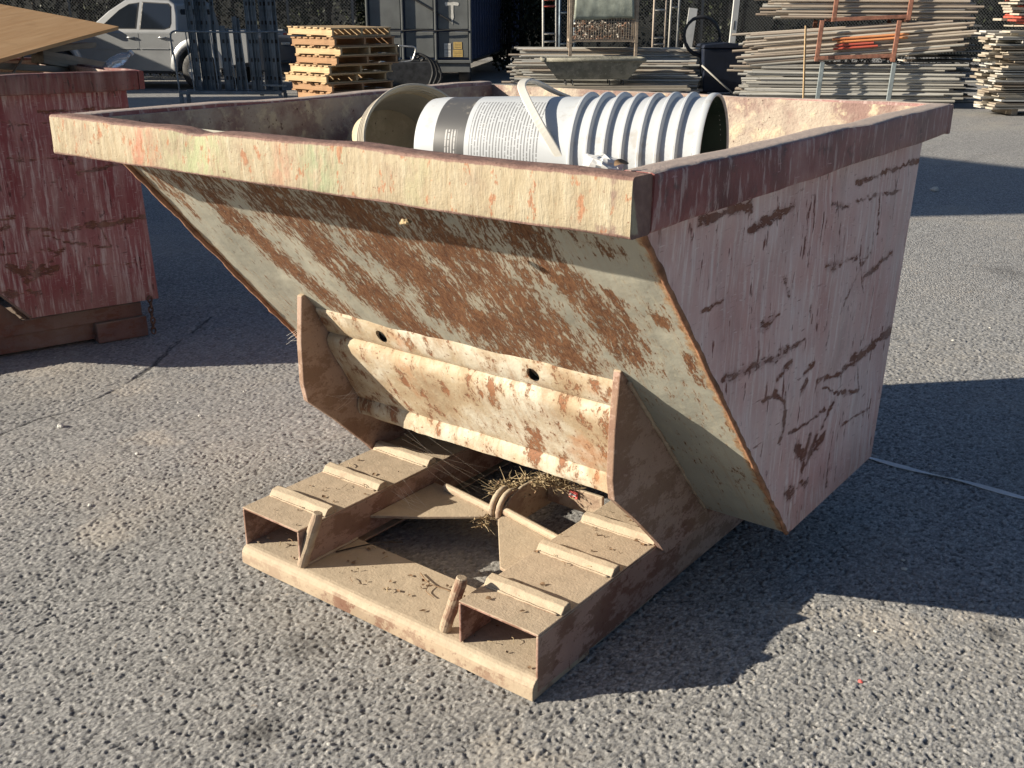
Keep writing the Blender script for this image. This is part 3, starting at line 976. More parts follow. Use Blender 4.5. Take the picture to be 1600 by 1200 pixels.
def rail(name, a, b, w, h, out_dir, mat, parent, seed=0, dent=None, lift=0.0, seg=90):
    """rim rail: rounded box section swept from a to b (points on its outer lower edge), width w inward, height h"""
    a, b = Vector(a), Vector(b)
    d = (b - a).normalized()
    od = Vector(out_dir)
    prof, edge = [], []
    r = 0.007
    cs = [(0, 0, 180, 270), (0, 1, 90, 180), (1, 1, 0, 90), (1, 0, 270, 360)]
    corners = [(r, r), (r, h - r), (w - r, h - r), (w - r, r)]
    for (cx, cz), (_, _, a0, a1) in zip(corners, cs):
        for t in (0, 0.5, 1):
            # walk the section outer-bottom, outer-top, inner-top, inner-bottom
            ang = rad(a1 + (a0 - a1) * t)
            prof.append((cx + r * math.cos(ang), cz + r * math.sin(ang)))
    # midpoints on the long faces so that dents show
    full = []
    for i, p in enumerate(prof):
        full.append(p)
        q = prof[(i + 1) % len(prof)]
        if math.hypot(q[0] - p[0], q[1] - p[1]) > 0.03:
            for t in (0.25, 0.5, 0.75):
                full.append((p[0] + (q[0] - p[0]) * t, p[1] + (q[1] - p[1]) * t))
    n = len(full)
    L = (b - a).length
    vs_, ed = [], []
    for s in range(seg + 1):
        t = s / seg
        base = a + d * (L * t) + Vector((0, 0, lift * t))
        for k, (o, z) in enumerate(full):
            p = base - od * o + Vector((0, 0, z * (1 - (lift * t) / h if lift else 1)))
            jit = 0.0030 * fbm(p + Vector((seed * 3.1, 0, 0)), 5.0, 3)
            low = 0.0055 * mnoise.noise(Vector((t * L * 1.6 + seed, 0.3, z * 4)))
            p = p + od * (jit + low) + Vector((0, 0, 0.0016 * fbm(p + Vector((9, seed, 0)), 7, 2) + (0.0035 * mnoise.noise(Vector((t * L * 2.6, seed, 5))))))
            if dent:
                for dt, dw, dz, do in dent:
                    g = math.exp(-((t - dt) / dw) ** 2)
                    p = p + Vector((0, 0, -dz * g * (z / h))) - od * (do * g * (z / h))
            vs_.append(p)
            e = 1.0 if o > w * 0.3 and z > h * 0.7 else (max(0, 1 - min(z, h - z) / 0.014) if o < 0.01 else 0.8)
            ed.append(e)
    fs = []
    for s in range(seg):
        for k in range(n):
            fs.append((s * n + k, s * n + (k + 1) % n, (s + 1) * n + (k + 1) % n, (s + 1) * n + k))
    fs.append(tuple(reversed(range(n))))
    fs.append(tuple(seg * n + k for k in range(n)))
    mb = MB()
    mb.add(vs_, fs)
    o = mb.build(name, mat, parent, smooth=True)
    add_attr(o.data, 'edge', ed)
    try:
        o.data.set_sharp_from_angle(angle=rad(45))
    except Exception:
        pass
    return o


def bead(mb, a, b, r, n=5, seg=40, seed=0):
    a, b = Vector(a), Vector(b)
    pts, rs = [], []
    for i in range(seg + 1):
        t = i / seg
        p = a.lerp(b, t)
        j = Vector((mnoise.noise(p * 30 + Vector((seed, 0, 0))), mnoise.noise(p * 30 + Vector((0, 7, seed))), mnoise.noise(p * 30 + Vector((3, 0, 9))))) * r * 0.35
        pts.append(p + j)
        rs.append(r * (1 + 0.35 * mnoise.noise(p * 55)))
    mb.tube(pts, rs, n)
    return mb


def hopper(name, label, loc, rz, P, mats, full=True):
    root = thing(name, label, 'dumpster', loc, rz, 'self dumping hoppers')
    W, y1, zt, zb = P['W'], P['y1'], 1.259, 1.160
    ins = 0.063
    xr, xl = -ins, -W + ins
    yb0, y2, z2, y3, yb1 = P['yb0'], P['y2'], 0.201, P['y3'], P['yb1']
    k = (yb0 - y2) / (zb - z2)
    ztop = 1.248
    ytop = y2 + k * (ztop - z2)
    kb = (yb1 - y3) / (zb - z2)
    ybt = y3 + kb * (ztop - z2)
    sl_len = math.hypot(y2 - ytop, ztop - z2)
    # side panels
    side = panel('side_panel', [(xr, ytop, ztop), (xr, y2, z2), (xr, y3, z2), (xr, ybt, ztop)], 250 if full else 90, 230 if full else 90, 0.007, (1, 0, 0), [mats['side'], mats['inner']], root, 0.0085,
                 {'rust': lambda c, uv: stroke_attr(c[:, 1], c[:, 2], SIDE_RUST, 1.35)}, 2.0)
    panel('side_panel', [(xl, ybt, ztop), (xl, y3, z2), (xl, y2, z2), (xl, ytop, ztop)], 40, 40, 0.007, (-1, 0, 0), [mats['side'], mats['inner']], root, 0.006,
          {'rust': lambda c, uv: stroke_attr(c[:, 1], c[:, 2], SIDE_RUST[3:9])}, 5.0)
    # sloped front
    nrm = Vector((0, -(ztop - z2), -(y2 - ytop)))
    e = 0.0085

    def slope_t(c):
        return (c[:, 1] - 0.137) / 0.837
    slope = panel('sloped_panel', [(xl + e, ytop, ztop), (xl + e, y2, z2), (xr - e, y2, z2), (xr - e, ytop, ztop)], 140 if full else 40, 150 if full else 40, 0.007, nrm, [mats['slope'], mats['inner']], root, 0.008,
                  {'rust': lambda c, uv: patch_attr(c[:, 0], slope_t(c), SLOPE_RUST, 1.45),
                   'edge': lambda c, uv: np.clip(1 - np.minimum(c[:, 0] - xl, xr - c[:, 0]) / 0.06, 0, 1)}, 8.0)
    panel('floor_panel', [(xl + e, y2 + 0.004, z2 - 0.001), (xl + e, y3 - 0.004, z2 - 0.001), (xr - e, y3 - 0.004, z2 - 0.001), (xr - e, y2 + 0.004, z2 - 0.001)], 10, 10, 0.006, (0, 0, -1), [mats['base'], mats['inner']], root, 0.001)
    panel('back_panel', [(xr - e, ybt, ztop), (xr - e, y3, z2), (xl + e, y3, z2), (xl + e, ybt, ztop)], 60, 40, 0.006, (0, 1, kb * -1), [mats['side'], mats['inner']], root, 0.006,
          {'rust': lambda c, uv: np.zeros(len(c))}, 3.0)
    # welded lips along the slanted edges
    mb = MB()
    bead(mb, (xr - 0.004, ytop + 0.004, ztop - 0.01), (xr - 0.004, y2, z2), 0.0065, 6, 90, 1)
    w1 = mb.build('weld_seam', mats['weld'], root, smooth=True)
    mb = MB()
    bead(mb, (xl + 0.002, ytop + 0.004, ztop - 0.01), (xl + 0.002, y2, z2), 0.009, 6, 90, 4)
    mb.build('weld_seam', mats['weld'], root, smooth=True)
    # rim
    w = 0.0625
    dn = [(0.20, 0.05, 0.004, 0.004), (0.345, 0.03, 0.011, 0.010), (0.62, 0.05, -0.003, 0.004)] if full else [(0.5, 0.2, 0.004, 0.004)]
    rail('rim_rail', (-W, 0, zb), (0, 0, zb), w, zt - zb, (0, -1, 0), mats['rim_f'], root, 1, dn)
    rail('rim_rail', (0, w + 0.001, zb), (0, y1 - 0.026, zb), w, zt - zb, (1, 0, 0), mats['rim_r'], root, 2, [(0.25, 0.1, 0.003, 0.003), (0.62, 0.08, 0.006, -0.003)], 0.016)
    rail('rim_rail', (0, y1, zb + 0.017), (-W, y1, zb), 0.0245, zt - zb - 0.018, (0, 1, 0), mats['rim_r'], root, 3, [(0.94, 0.05, 0.012, 0.0)])
    rail('rim_rail', (-W, y1 - 0.026, zb), (-W, w + 0.001, zb), w, zt - zb, (-1, 0, 0), mats['rim_r'], root, 4, [(0.55, 0.12, 0.006, 0.006)])
    # base
    px1, px0 = P['px1'], -W - P['px1']
    pw, pz = 0.238, 0.174
    bw = mats['base']
    yf, yr = 0.222, P['y3'] - 0.06
    plates = [(px0, px0 + pw, -1), (px1 - pw, px1, 1)]
    for x0, x1, sgn in plates:
        fp = MB()
        t = 0.007
        fp.box(((x0 + x1) / 2, (yf + yr) / 2, pz - t / 2), (x1 - x0, yr - yf, t))
        xo = x1 - t / 2 if sgn > 0 else x0 + t / 2
        xi = x0 + t / 2 if sgn > 0 else x1 - t / 2
        fp.box((xo, (yf + yr) / 2, (pz - t + 0.018) / 2), (t, yr - yf, pz - t - 0.018))
        fp.box((xi, (yf + yr) / 2, (pz - t + 0.059) / 2), (t, yr - yf, pz - t - 0.059))
        fp.box(((x0 + x1) / 2, (0.46 + yr) / 2, 0.033), (x1 - x0 - 2 * t - 0.002, yr - 0.46, 0.006))
        fp.box(((x0 + x1) / 2, yr - 0.006, (pz - t + 0.05) / 2), (x1 - x0 - 2 * t - 0.002, 0.006, pz - t - 0.052))
        po = fp.build('fork_pocket', mats.get('pocket', bw), root, bevel=0.0022)
        if full:
            for yc in (0.345, 0.555, 0.765):
                yc += random.uniform(-0.008, 0.008)
                gb = MB()
                N = 16
                prof = [(-0.024, 0.000), (-0.010, 0.018), (0.010, 0.0215), (0.016, 0.018), (0.019, 0.000)]
                ringv, fs = [], []
                for s in range(N + 1):
                    x = x0 + 0.004 + (x1 - x0 - 0.008) * s / N
                    for (yy, zz) in prof:
                        j = 0.0016 * mnoise.noise(Vector((x * 22, yc * 9 + yy * 50, zz * 40)))
                        ringv.append((x, yc + yy + j + 0.006 * (s / N - 0.5), pz + zz + j * (zz > 0) - 0.0005))
                n = len(prof)
                for s in range(N):
                    for kk in range(n):
                        fs.append((s * n + kk, s * n + (kk + 1) % n, (s + 1) * n + (kk + 1) % n, (s + 1) * n + kk))
                fs.append(tuple(range(n)))
                fs.append(tuple(N * n + kk for kk in range(n)))
                gb.add(ringv, fs)
                gb.build('grip_bar', bw, po, bevel=0.002)
                wb_ = MB()
                bead(wb_, (x0 + 0.01, yc - 0.026, pz + 0.001), (x1 - 0.012, yc - 0.024, pz + 0.001), 0.0035, 5, 24, yc)
                wb_.build('weld_seam', bw, po, smooth=True)
    # front cross plate with rolled edge
    cp = MB()
    arc = [(0.203 + 0.028 - 0.028 * math.cos(a), 0.057 - 0.028 + 0.028 * math.sin(a)) for a in [rad(x) for x in (0, 18, 36, 54, 72, 90)]]
    poly = [(0.203, 0.003)] + arc + [(0.440, 0.057), (0.440, 0.003)]
    NS = 40
    vs_, fs = [], []
    for s in range(NS + 1):
        x = px0 + 0.001 + (px1 - px0 - 0.002) * s / NS
        for (yy, zz) in poly:
            j = 0.0025 * mnoise.noise(Vector((x * 5, yy * 9, 2)))
            vs_.append((x, yy + (j if yy < 0.3 else 0), zz + (0.002 * mnoise.noise(Vector((x * 4, yy * 6, 8))) if zz > 0.02 else 0)))
    n = len(poly)
    for s in range(NS):
        for kk in range(n):
            fs.append((s * n + kk, s * n + (kk + 1) % n, (s + 1) * n + (kk + 1) % n, (s + 1) * n + kk))
    fs.append(tuple(range(n)))
    fs.append(tuple(NS * n + kk for kk in range(n)))
    cp.add(vs_, fs)
    cp.build('cross_plate', bw, root, bevel=0.002)
    rp = MB()
    rp.box((-W / 2, yr - 0.09, 0.0165), (px1 - px0 - 0.02, 0.16, 0.024))
    rp.build('rear_cross_plate', bw, root, bevel=0.003)
    for x in (px0 + 0.06, px1 - 0.06):
        sk = MB()
        sk.box((x, 0.62, 0.009), (0.10, 0.30, 0.016))
        sk.build('skid', bw, root, bevel=0.003)
    # gusset plates carrying the tub
    for sx in (px1 + 0.003, px0 - 0.023):
        poly = [(0.512, 0.738), (0.498, 0.735), (0.484, 0.60), (0.482, 0.470), (0.494, 0.412), (0.60, 0.318), (0.725, 0.196), (0.765, 0.150), (0.80, 0.147), (1.02, 0.147), (0.985, 0.20), (0.975, 0.2065)]
        g = MB()
        g.prism(poly, 0, sx, sx + 0.020)
        g.build('gusset_plate', mats['gusset'], root, bevel=0.003)
    # rocker plate between the gussets
    prof = [(0.585, 0.655), (0.556, 0.690), (0.546, 0.693), (0.5445, 0.684), (0.5760, 0.624), (0.5850, 0.612), (0.5930, 0.605), (0.5850, 0.598), (0.5790, 0.584), (0.5840, 0.560), (0.6020, 0.526), (0.6300, 0.480),
            (0.6640, 0.420), (0.6880, 0.380), (0.6970, 0.368), (0.6910, 0.360), (0.6880, 0.334), (0.6920, 0.314), (0.712, 0.302), (0.760, 0.302), (0.870, 0.330)]
    xa, xb = px0 + 0.002, px1 - 0.002 + 0.004
    rk = MB()
    NS = 70
    vs_, fs = [], []
    for s in range(NS + 1):
        x = xa + (xb - xa) * s / NS
        for (yy, zz) in prof:
            j = 0.0032 * fbm((x * 3, yy * 3, zz * 3), 1.4, 3) + (0.006 * fbm((x * 12, 1, zz * 9), 1.5, 2) if zz < 0.32 else 0)
            vs_.append((x, yy + j, zz + 0.002 * mnoise.noise(Vector((x * 6, zz * 5, 1)))))
    n = len(prof)
    for s in range(NS):
        for kk in range(n - 1):
            fs.append((s * n + kk, s * n + kk + 1, (s + 1) * n + kk + 1, (s + 1) * n + kk))
        fs.append((s * n + n - 1, s * n, (s + 1) * n, (s + 1) * n + n - 1))
    fs.append(tuple(range(n)))
    fs.append(tuple(NS * n + kk for kk in range(n)))
    rk.add(vs_, fs)
    rko = rk.build('rocker_plate', mats['rocker'], root, smooth=True)
    try:
        rko.data.set_sharp_from_angle(angle=rad(38))
    except Exception:
        pass
    if full:
        cut = MB()
        for hx in (-1.135, -0.606):
            cut.tube([(hx, 0.50, 0.645), (hx, 0.64, 0.645)], 0.0195, 18)
        co = cut.build('cutter', M['hole'], None)
        bo = rko.modifiers.new('cut', 'BOOLEAN')
        bo.object = co
        bo.operation = 'DIFFERENCE'
        bo.solver = 'EXACT'
        bpy.context.view_layer.update()
        dg = bpy.context.evaluated_depsgraph_get()
        nm = bpy.data.meshes.new_from_object(rko.evaluated_get(dg))
        rko.modifiers.clear()
        rko.data = nm
        bpy.data.objects.remove(co)
        for hx in (-1.135, -0.606):
            b_ = MB()
            b_.lathe([(0.0193, 0.0), (0.0193, 0.03), (0.0, 0.03)], 18)
            bolt = b_.build('hole_lining', M['hole'], rko)  # near-black liner stands in for the dark of the hole
            bolt.rotation_euler = (rad(-90), 0, 0)
            bolt.location = (hx, 0.5750, 0.645)
        # weld beads where the plates meet
        for (a, b, r, sd) in (((px1 + 0.026, 0.53, 0.702), (px1 + 0.026, 0.965, 0.208), 0.006, 3), ((px0 - 0.026, 0.53, 0.702), (px0 - 0.026, 0.965, 0.208), 0.006, 4),
                              ((px1 + 0.001, 0.79, 0.150), (px1 + 0.001, 1.02, 0.150), 0.006, 5), ((px0 + 0.004, 0.56, 0.690), (px1 - 0.004, 0.56, 0.690), 0.005, 6),
                              ((px0 + pw + 0.001, 0.23, 0.060), (px0 + pw + 0.001, 0.435, 0.060), 0.005, 7), ((px1 - pw - 0.001, 0.23, 0.060), (px1 - pw - 0.001, 0.435, 0.060), 0.005, 8),
                              ((xr + 0.001, ytop + 0.06, zb - 0.002), (xr + 0.001, ybt - 0.02, zb + 0.010), 0.005, 9)):
            wm = MB()
            bead(wm, a, b, r, 6, 60, sd)
            wm.build('weld_seam', mats['base'] if sd != 9 else mats['side'], root, smooth=True)
        # locking pins at the pocket mouths
        for a, b in (((-1.150, 0.232, 0.060), (-1.108, 0.268, 0.222)), ((-0.630, 0.236, 0.060), (-0.590, 0.262, 0.212))):
            pn = MB()
            a_, b_ = Vector(a), Vector(b)
            pn.tube([a_.lerp(b_, t / 8) + Vector((0.0012 * math.sin(t * 3), 0.001 * math.cos(t * 2), 0)) for t in range(9)], [0.0145, 0.0155, 0.015, 0.0158, 0.0148, 0.0155, 0.016, 0.0152, 0.0135], 14)
            pn.build('stop_pin', bw, root, smooth=False, bevel=0.002)
        # latch plates and rods between the pockets
        lp = MB()
        lp.prism([(-1.140, 0.490), (-1.140, 0.775), (-0.905, 0.745), (-0.872, 0.722), (-0.872, 0.690), (-1.030, 0.565)], 2, 0.104, 0.113)
        lp.build('latch_plate', bw, root, bevel=0.002)
        lp = MB()
        lp.prism([(-0.572, 0.470), (-0.572, 0.705), (-0.80, 0.752), (-0.832, 0.735), (-0.828, 0.700), (-0.655, 0.490)], 2, 0.104, 0.113)
        lp.build('latch_plate', bw, root, bevel=0.002)
        for a, b in (((-1.075, 0.752, 0.124), (-0.866, 0.722, 0.122)), ((-0.838, 0.738, 0.124), (-0.575, 0.682, 0.126))):
            rd = MB()
            rd.tube([a, b], 0.0125, 12)
            rd.build('latch_rod', bw, root, smooth=False, bevel=0.0015)
        for x in (-0.868, -0.842):
            hp = MB()
            pts = []
            for a in range(-50, 191, 20):
                pts.append((x, 0.775 - 0.056 * math.cos(rad(a)) * 1.0, 0.112 + 0.056 * math.sin(rad(a))))
            hp.tube(pts, 0.0095, 8)
            hp.build('latch_hoop', bw, root, smooth=True)
        ar = MB()
        ar.prism([(0.745, 0.060), (0.742, 0.125), (0.765, 0.158), (0.82, 0.172), (0.93, 0.172), (1.06, 0.150), (1.06, 0.060)], 0, -0.838, -0.828)
        ar.build('latch_arm', bw, root, bevel=0.003)
        rf = MB()
        rf.box((-0.72, 0.93, 0.135), (0.030, 0.004, 0.022))
        rf.box((-0.72, 0.927, 0.136), (0.022, 0.003, 0.006), mi=1)
        rf.build('latch_tag', [M['red_speck'], M['paper']], root)
        st_ = MB()
        st_.box((-0.72, 0.941, 0.118), (0.20, 0.012, 0.07))
        st_.build('latch_bracket', bw, root, bevel=0.003)
    return root


PMAIN = dict(W=1.712, y1=1.734, yb0=0.137, y2=0.974, y3=1.606, yb1=1.700, px1=-0.332)
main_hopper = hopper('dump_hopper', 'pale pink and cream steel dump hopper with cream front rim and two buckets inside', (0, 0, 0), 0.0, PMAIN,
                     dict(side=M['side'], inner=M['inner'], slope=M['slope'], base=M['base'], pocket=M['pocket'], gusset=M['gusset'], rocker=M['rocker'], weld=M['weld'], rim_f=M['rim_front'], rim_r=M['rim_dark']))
# right-hand slanted corner carries a pale rusty lip like the rest of the slope
PRED = dict(W=1.712, y1=1.640, yb0=0.187, y2=1.030, y3=1.606, yb1=1.575, px1=-0.19)
red_hopper = hopper('dump_hopper', 'dark red steel dump hopper loaded with plywood and old timber', (-3.827, -0.199, 0), rad(-16), PRED,
                    dict(side=M['red_side'], inner=M['inner_red'], slope=M['red_side'], base=M['red_base'], gusset=M['red_base'], rocker=M['red_base'], weld=M['red_base'], rim_f=M['red_rim'], rim_r=M['red_rim']), full=False)
# chain hanging at the red hopper's rear corner
ch = MB()
for i in range(7):
    c0 = Vector((-0.052 + 0.006 * math.sin(i * 2), 1.560, 0.205 - i * 0.026))
    pts = []
    for a in range(0, 361, 45):
        dx, dz = 0.010 * math.cos(rad(a)), 0.018 * math.sin(rad(a))
        pts.append(c0 + (Vector((dx, 0, dz)) if i % 2 else Vector((0, dx, dz))))
    ch.tube(pts, 0.0042, 6)
ch.build('latch_chain', M['chain'], red_hopper, smooth=True)
ft = MB()
ft.box((-0.19, 1.44, 0.053), (0.10, 0.24, 0.10))
ft.build('foot_block', M['red_base'], red_hopper, bevel=0.006)
fr = MB()
fr.box((-0.195, 0.95, 0.135), (0.05, 1.20, 0.07))
fr.build('skid_beam', M['red_base'], red_hopper, bevel=0.006)

# copied hopper added out of view on the left to shade the asphalt
shade_hopper = copy_tree(red_hopper)
shade_hopper.location = Vector((-3.827, -0.199, 0)) + Vector((RT[0] * -2.15 + FW[0] * 1.55, RT[1] * -2.15 + FW[1] * 1.55, 0))
shade_hopper['label'] = 'copy of the dark red dump hopper added out of view to shade the asphalt'

# ------------------------------------------------------------------ what lies in and on the hoppers
def ytm(u, v, f):
    """point of the yard seen at picture position u, v when it stands f metres in"""
    x, y = (u - 800) / 1595.0, (600 - v) / 1595.0
    cp_, sp_ = math.cos(-0.349), math.sin(-0.349)
    fwd = cp_ - y * sp_
    upz = sp_ + y * cp_
    k = f / fwd
    return yard(x * k, f, 1.5 + upz * k)


def place_axis(o, origin, axis, spin=0.0):
    """put a thing whose own z axis runs along axis"""
    z = Vector(axis).normalized()
    qt = z.to_track_quat('Z', 'Y')
    o.rotation_mode = 'QUATERNION'
    from mathutils import Quaternion
    o.rotation_quaternion = qt @ Quaternion((0, 0, 1), spin)
    o.location = origin


# rubble filling the tub up to where the buckets lie
def heap(name, label, root_mat, x0, x1, y0, y1, zc, amp, n=36, mat='rubble'):
    vs_, fs = [], []
    for j in range(n + 1):
        for i in range(n + 1):
            u, v = i / n, j / n
            x, y = x0 + (x1 - x0) * u, y0 + (y1 - y0) * v
            k = min(1, 6 * min(u, 1 - u, v, 1 - v))
            z = zc + amp * fbm((x, y, 3), 2.4, 4) + 0.05 * (k - 1)
            vs_.append((x, y, z))
    for j in range(n):
        for i in range(n):
            a = j * (n + 1) + i
            fs.append((a, a + 1, a + n + 2, a + n + 1))
    mb = MB()
    mb.add(vs_, fs)
    # closed underside following the tub
    o = len(mb.v)
    zb_ = zc - 0.25
    mb.add([(x0, y0 + 0.02, zc - 0.1), (x1, y0 + 0.02, zc - 0.1), (x1, y1, zb_), (x0, y1, zb_)], [(3, 2, 1, 0)])
    ob = mb.build(name, M[mat], None, smooth=True)
    tag(ob, label, 'rubble')
    ob['kind'] = 'stuff'
    if root_mat is not None:
        ob.matrix_world = root_mat
    return ob


heap('rubble', 'dried concrete rubble filling the pale hopper below the buckets', None, -1.62, -0.09, 0.50, 1.60, 0.965, 0.045)
RM = Matrix.Translation((-3.827, -0.199, 0)) @ Matrix.Rotation(rad(-16), 4, 'Z')
heap('rubble', 'dark dry waste filling the red hopper under the timber', RM, -1.62, -0.09, 0.42, 1.52, 1.07, 0.05, 24)

# stack of white buckets with label
AX = Vector((0.965, 0.235, 0.010)).normalized()
lip = Vector((-0.362, 0.900, 1.165))
BL = 0.672
bk = thing('bucket_stack', 'white nested plastic buckets with printed label and ribbed rims lying in the pale hopper', 'bucket')
mb = MB()
outer = [(0.0, 0.0), (0.118, 0.0), (0.126, 0.006), (0.130, 0.03), (0.1365, 0.20), (0.1395, 0.372)]
zz = 0.372
ribs = [0.385, 0.423, 0.461, 0.499, 0.537, 0.575, 0.613]
for i, z0 in enumerate(ribs):
    r0 = 0.1400 + 0.0008 * i
    rr = r0 + (0.0115 if i not in (3, 4) else 0.0095)
    outer += [(r0, z0), (rr - 0.002, z0 + 0.001), (rr, z0 + 0.003), (rr, z0 + 0.0075), (rr - 0.002, z0 + 0.0095), (r0, z0 + 0.0115)]
outer += [(0.146, 0.655), (0.1535, 0.657), (0.1550, 0.661), (0.1550, 0.669), (0.1535, BL), (0.1500, BL), (0.1475, BL - 0.004)]
mb.lathe(outer, 72)
body = mb.build('bucket_wall', M['bucket'], bk, smooth=True)
try:
    body.data.set_sharp_from_angle(angle=rad(40))
except Exception:
    pass
mb = MB()
mb.lathe([(0.1474, BL - 0.0045), (0.1420, 0.62), (0.1360, 0.50), (0.130, 0.30), (0.0, 0.29)], 64)
mb.build('bucket_inside', M['bucket_in'], bk, smooth=True)
place_axis(bk, lip - AX * BL, AX, 0.0)
bpy.context.view_layer.update()
_d = bk.rotation_quaternion.inverted() @ (Vector((-FW[0], -FW[1], 0)) + Vector((0, 0, 0.75)))
lip = lip + AX * 0.045
bk.scale = (1, 1, 1.14)
place_axis(bk, lip - AX * BL * 1.14, AX, math.atan2(_d.y, _d.x))
BKM = Matrix.Translation(bk.location) @ bk.rotation_quaternion.to_matrix().to_4x4() @ Matrix.Diagonal((1, 1, 1.14, 1))
INV = BKM.inverted()


def on_bucket_strip(mb, pts, width, thick):
    """flat band swept along pts, its width lying along the bucket axis"""
    vs_, fs = [], []
    n = len(pts)
    for i, p in enumerate(pts):
        p = Vector(p)
        d = (Vector(pts[min(i + 1, n - 1)]) - Vector(pts[max(i - 1, 0)])).normalized()
        w = Vector((0, 0, 1))
        w = (w - d * w.dot(d)).normalized()
        t = d.cross(w)
        for a, b in ((-1, -1), (1, -1), (1, 1), (-1, 1)):
            vs_.append(p + w * (a * width / 2) + t * (b * thick / 2))
    for i in range(n - 1):
        for k in range(4):
            fs.append((i * 4 + k, i * 4 + (k + 1) % 4, (i + 1) * 4 + (k + 1) % 4, (i + 1) * 4 + k))
    fs.append((0, 1, 2, 3))
    fs.append(tuple((n - 1) * 4 + k for k in range(4)))
    mb.add(vs_, fs)


# handle strap: worked out in world space, stored in the bucket's own space
hs = []
ctrl = [ytm(*k) for k in ((884, 262, 2.53), (862, 225, 2.54), (840, 188, 2.56), (822, 154, 2.60), (815, 134, 2.64), (824, 125, 2.69), (842, 130, 2.75), (864, 142, 2.82), (888, 152, 2.87))]


def smooth_path(c, n=6):
    c = [Vector(p) for p in c]
    out = []
    for i in range(len(c) - 1):
        p0, p1, p2, p3 = c[max(i - 1, 0)], c[i], c[i + 1], c[min(i + 2, len(c) - 1)]
        for k in range(n):
            t = k / n
            out.append(0.5 * ((2 * p1) + (-p0 + p2) * t + (2 * p0 - 5 * p1 + 4 * p2 - p3) * t * t + (-p0 + 3 * p1 - 3 * p2 + p3) * t ** 3))
    out.append(c[-1])
    return out


mb = MB()
on_bucket_strip(mb, [INV @ p for p in smooth_path(ctrl)], 0.019, 0.007)
mb.build('handle_strap', M['white_plastic'], bk, bevel=0.002)

# dirty bucket with its mouth turned to the right
bk2 = thing('bucket', 'dirty off-white bucket with mud lined open mouth, its glow painted in, beside the label bucket', 'bucket')
RTv, FWv = Vector((RT[0], RT[1], 0)), Vector((FW[0], FW[1], 0))
AX2 = (RTv * 0.36 - FWv * 0.90 + Vector((0, 0, 0.22))).normalized()
mb = MB()
pr = [(0.0, 0.0), (0.128, 0.0), (0.134, 0.01), (0.146, 0.255)]
for z0 in (0.262, 0.284, 0.306, 0.328):
    pr += [(0.147, z0), (0.156, z0 + 0.002), (0.156, z0 + 0.009), (0.1475, z0 + 0.012)]
pr += [(0.150, 0.350), (0.1575, 0.352), (0.1585, 0.357), (0.1575, 0.361), (0.154, 0.3615), (0.1515, 0.358)]
mb.lathe(pr, 64)
b2o = mb.build('bucket_wall', M['bucket_grey'], bk2, smooth=True)
try:
    b2o.data.set_sharp_from_angle(angle=rad(40))
except Exception:
    pass
mb = MB()
mb.lathe([(0.1514, 0.3578), (0.148, 0.30), (0.136, 0.02), (0.0, 0.016)], 64)
mb.build('bucket_inside', M['bucket_mud_glow'], bk2, smooth=True)
m2 = Vector((-1.175, 0.785, 1.160))
place_axis(bk2, m2 - AX2 * 0.36, AX2)
I2 = (Matrix.Translation(bk2.location) @ bk2.rotation_quaternion.to_matrix().to_4x4()).inverted()
mb = MB()
wire = []
for a in (-158, -150, -140, -130):
    wire.append((0.162 * math.cos(rad(a)), 0.162 * math.sin(rad(a)), 0.335))
mb.tube(wire, 0.003, 6)
mb.build('wire_handle', M['chain'], bk2, smooth=True)

# crumpled paper and a dead leaf on the corner of the rim
def crumple(name, label, cat, mat, c, s, seed, n=12, parent=None, flat=0.6):
    vs_, fs = [], []
    for j in range(n + 1):
        for i in range(n * 2):
            th, ph = math.pi * j / n, math.pi * 2 * i / (n * 2)
            d = Vector((math.sin(th) * math.cos(ph), math.sin(th) * math.sin(ph), math.cos(th) * flat))
            r = s * (0.8 + 0.36 * fbm(d * 1.7 + Vector((seed, 0, 0)), 1.3, 3))
            vs_.append(Vector((d.x * 1.35, d.y * 0.9, d.z)) * r)
    w = n * 2
    for j in range(n):
        for i in range(w):
            fs.append((j * w + i, j * w + (i + 1) % w, (j + 1) * w + (i + 1) % w, (j + 1) * w + i))
    mb = MB()
    mb.add(vs_, fs)
    o = mb.build(name, mat, parent)
    o.location = c
    return tag(o, label, cat)


PAPER = Vector((-0.112, 0.088, 1.262))
pp = crumple('crumpled_paper', 'white crumpled paper on the corner of the pale hopper rim', 'paper', M['paper'], PAPER, 0.030, 3.1, 10, None, 0.55)
pp.rotation_euler = (0.1, 0.2, 0.5)


def leaf_mesh(L, Wd, curl, seed):
    vs_, fs = [], []
    n = 6
    for i in range(n + 1):
        t = i / n
        w = Wd * math.sin(math.pi * min(1, t * 0.95 + 0.05)) * (1 + 0.2 * math.sin(seed + t * 9))
        z = curl * math.sin(t * 3.0 + seed) * L
        vs_ += [(t * L, -w, z + 0.3 * w), (t * L, 0, z), (t * L, w, z + 0.35 * w)]
    for i in range(n):
        a = i * 3
        fs += [(a, a + 1, a + 4, a + 3), (a + 1, a + 2, a + 5, a + 4)]
    return vs_, fs


mb = MB()
v_, f_ = leaf_mesh(0.026, 0.008, 0.35, 1.0)
mb.add(v_, f_)
lf = mb.build('dry_leaf', M['dry_dark'], None, smooth=True)
lf.location = (-0.062, 0.048, 1.262)
lf.rotation_euler = (0.6, -0.5, 0.9)
tag(lf, 'brown curled dead leaf beside the crumpled paper on the hopper rim', 'leaf')

# bit of lint hanging from a web under the front rim
lt = crumple('lint', 'pale tuft of lint hanging under the cream front rim', 'lint', M['dry'], (-0.560, 0.075, 1.112), 0.012, 5.0, 7)
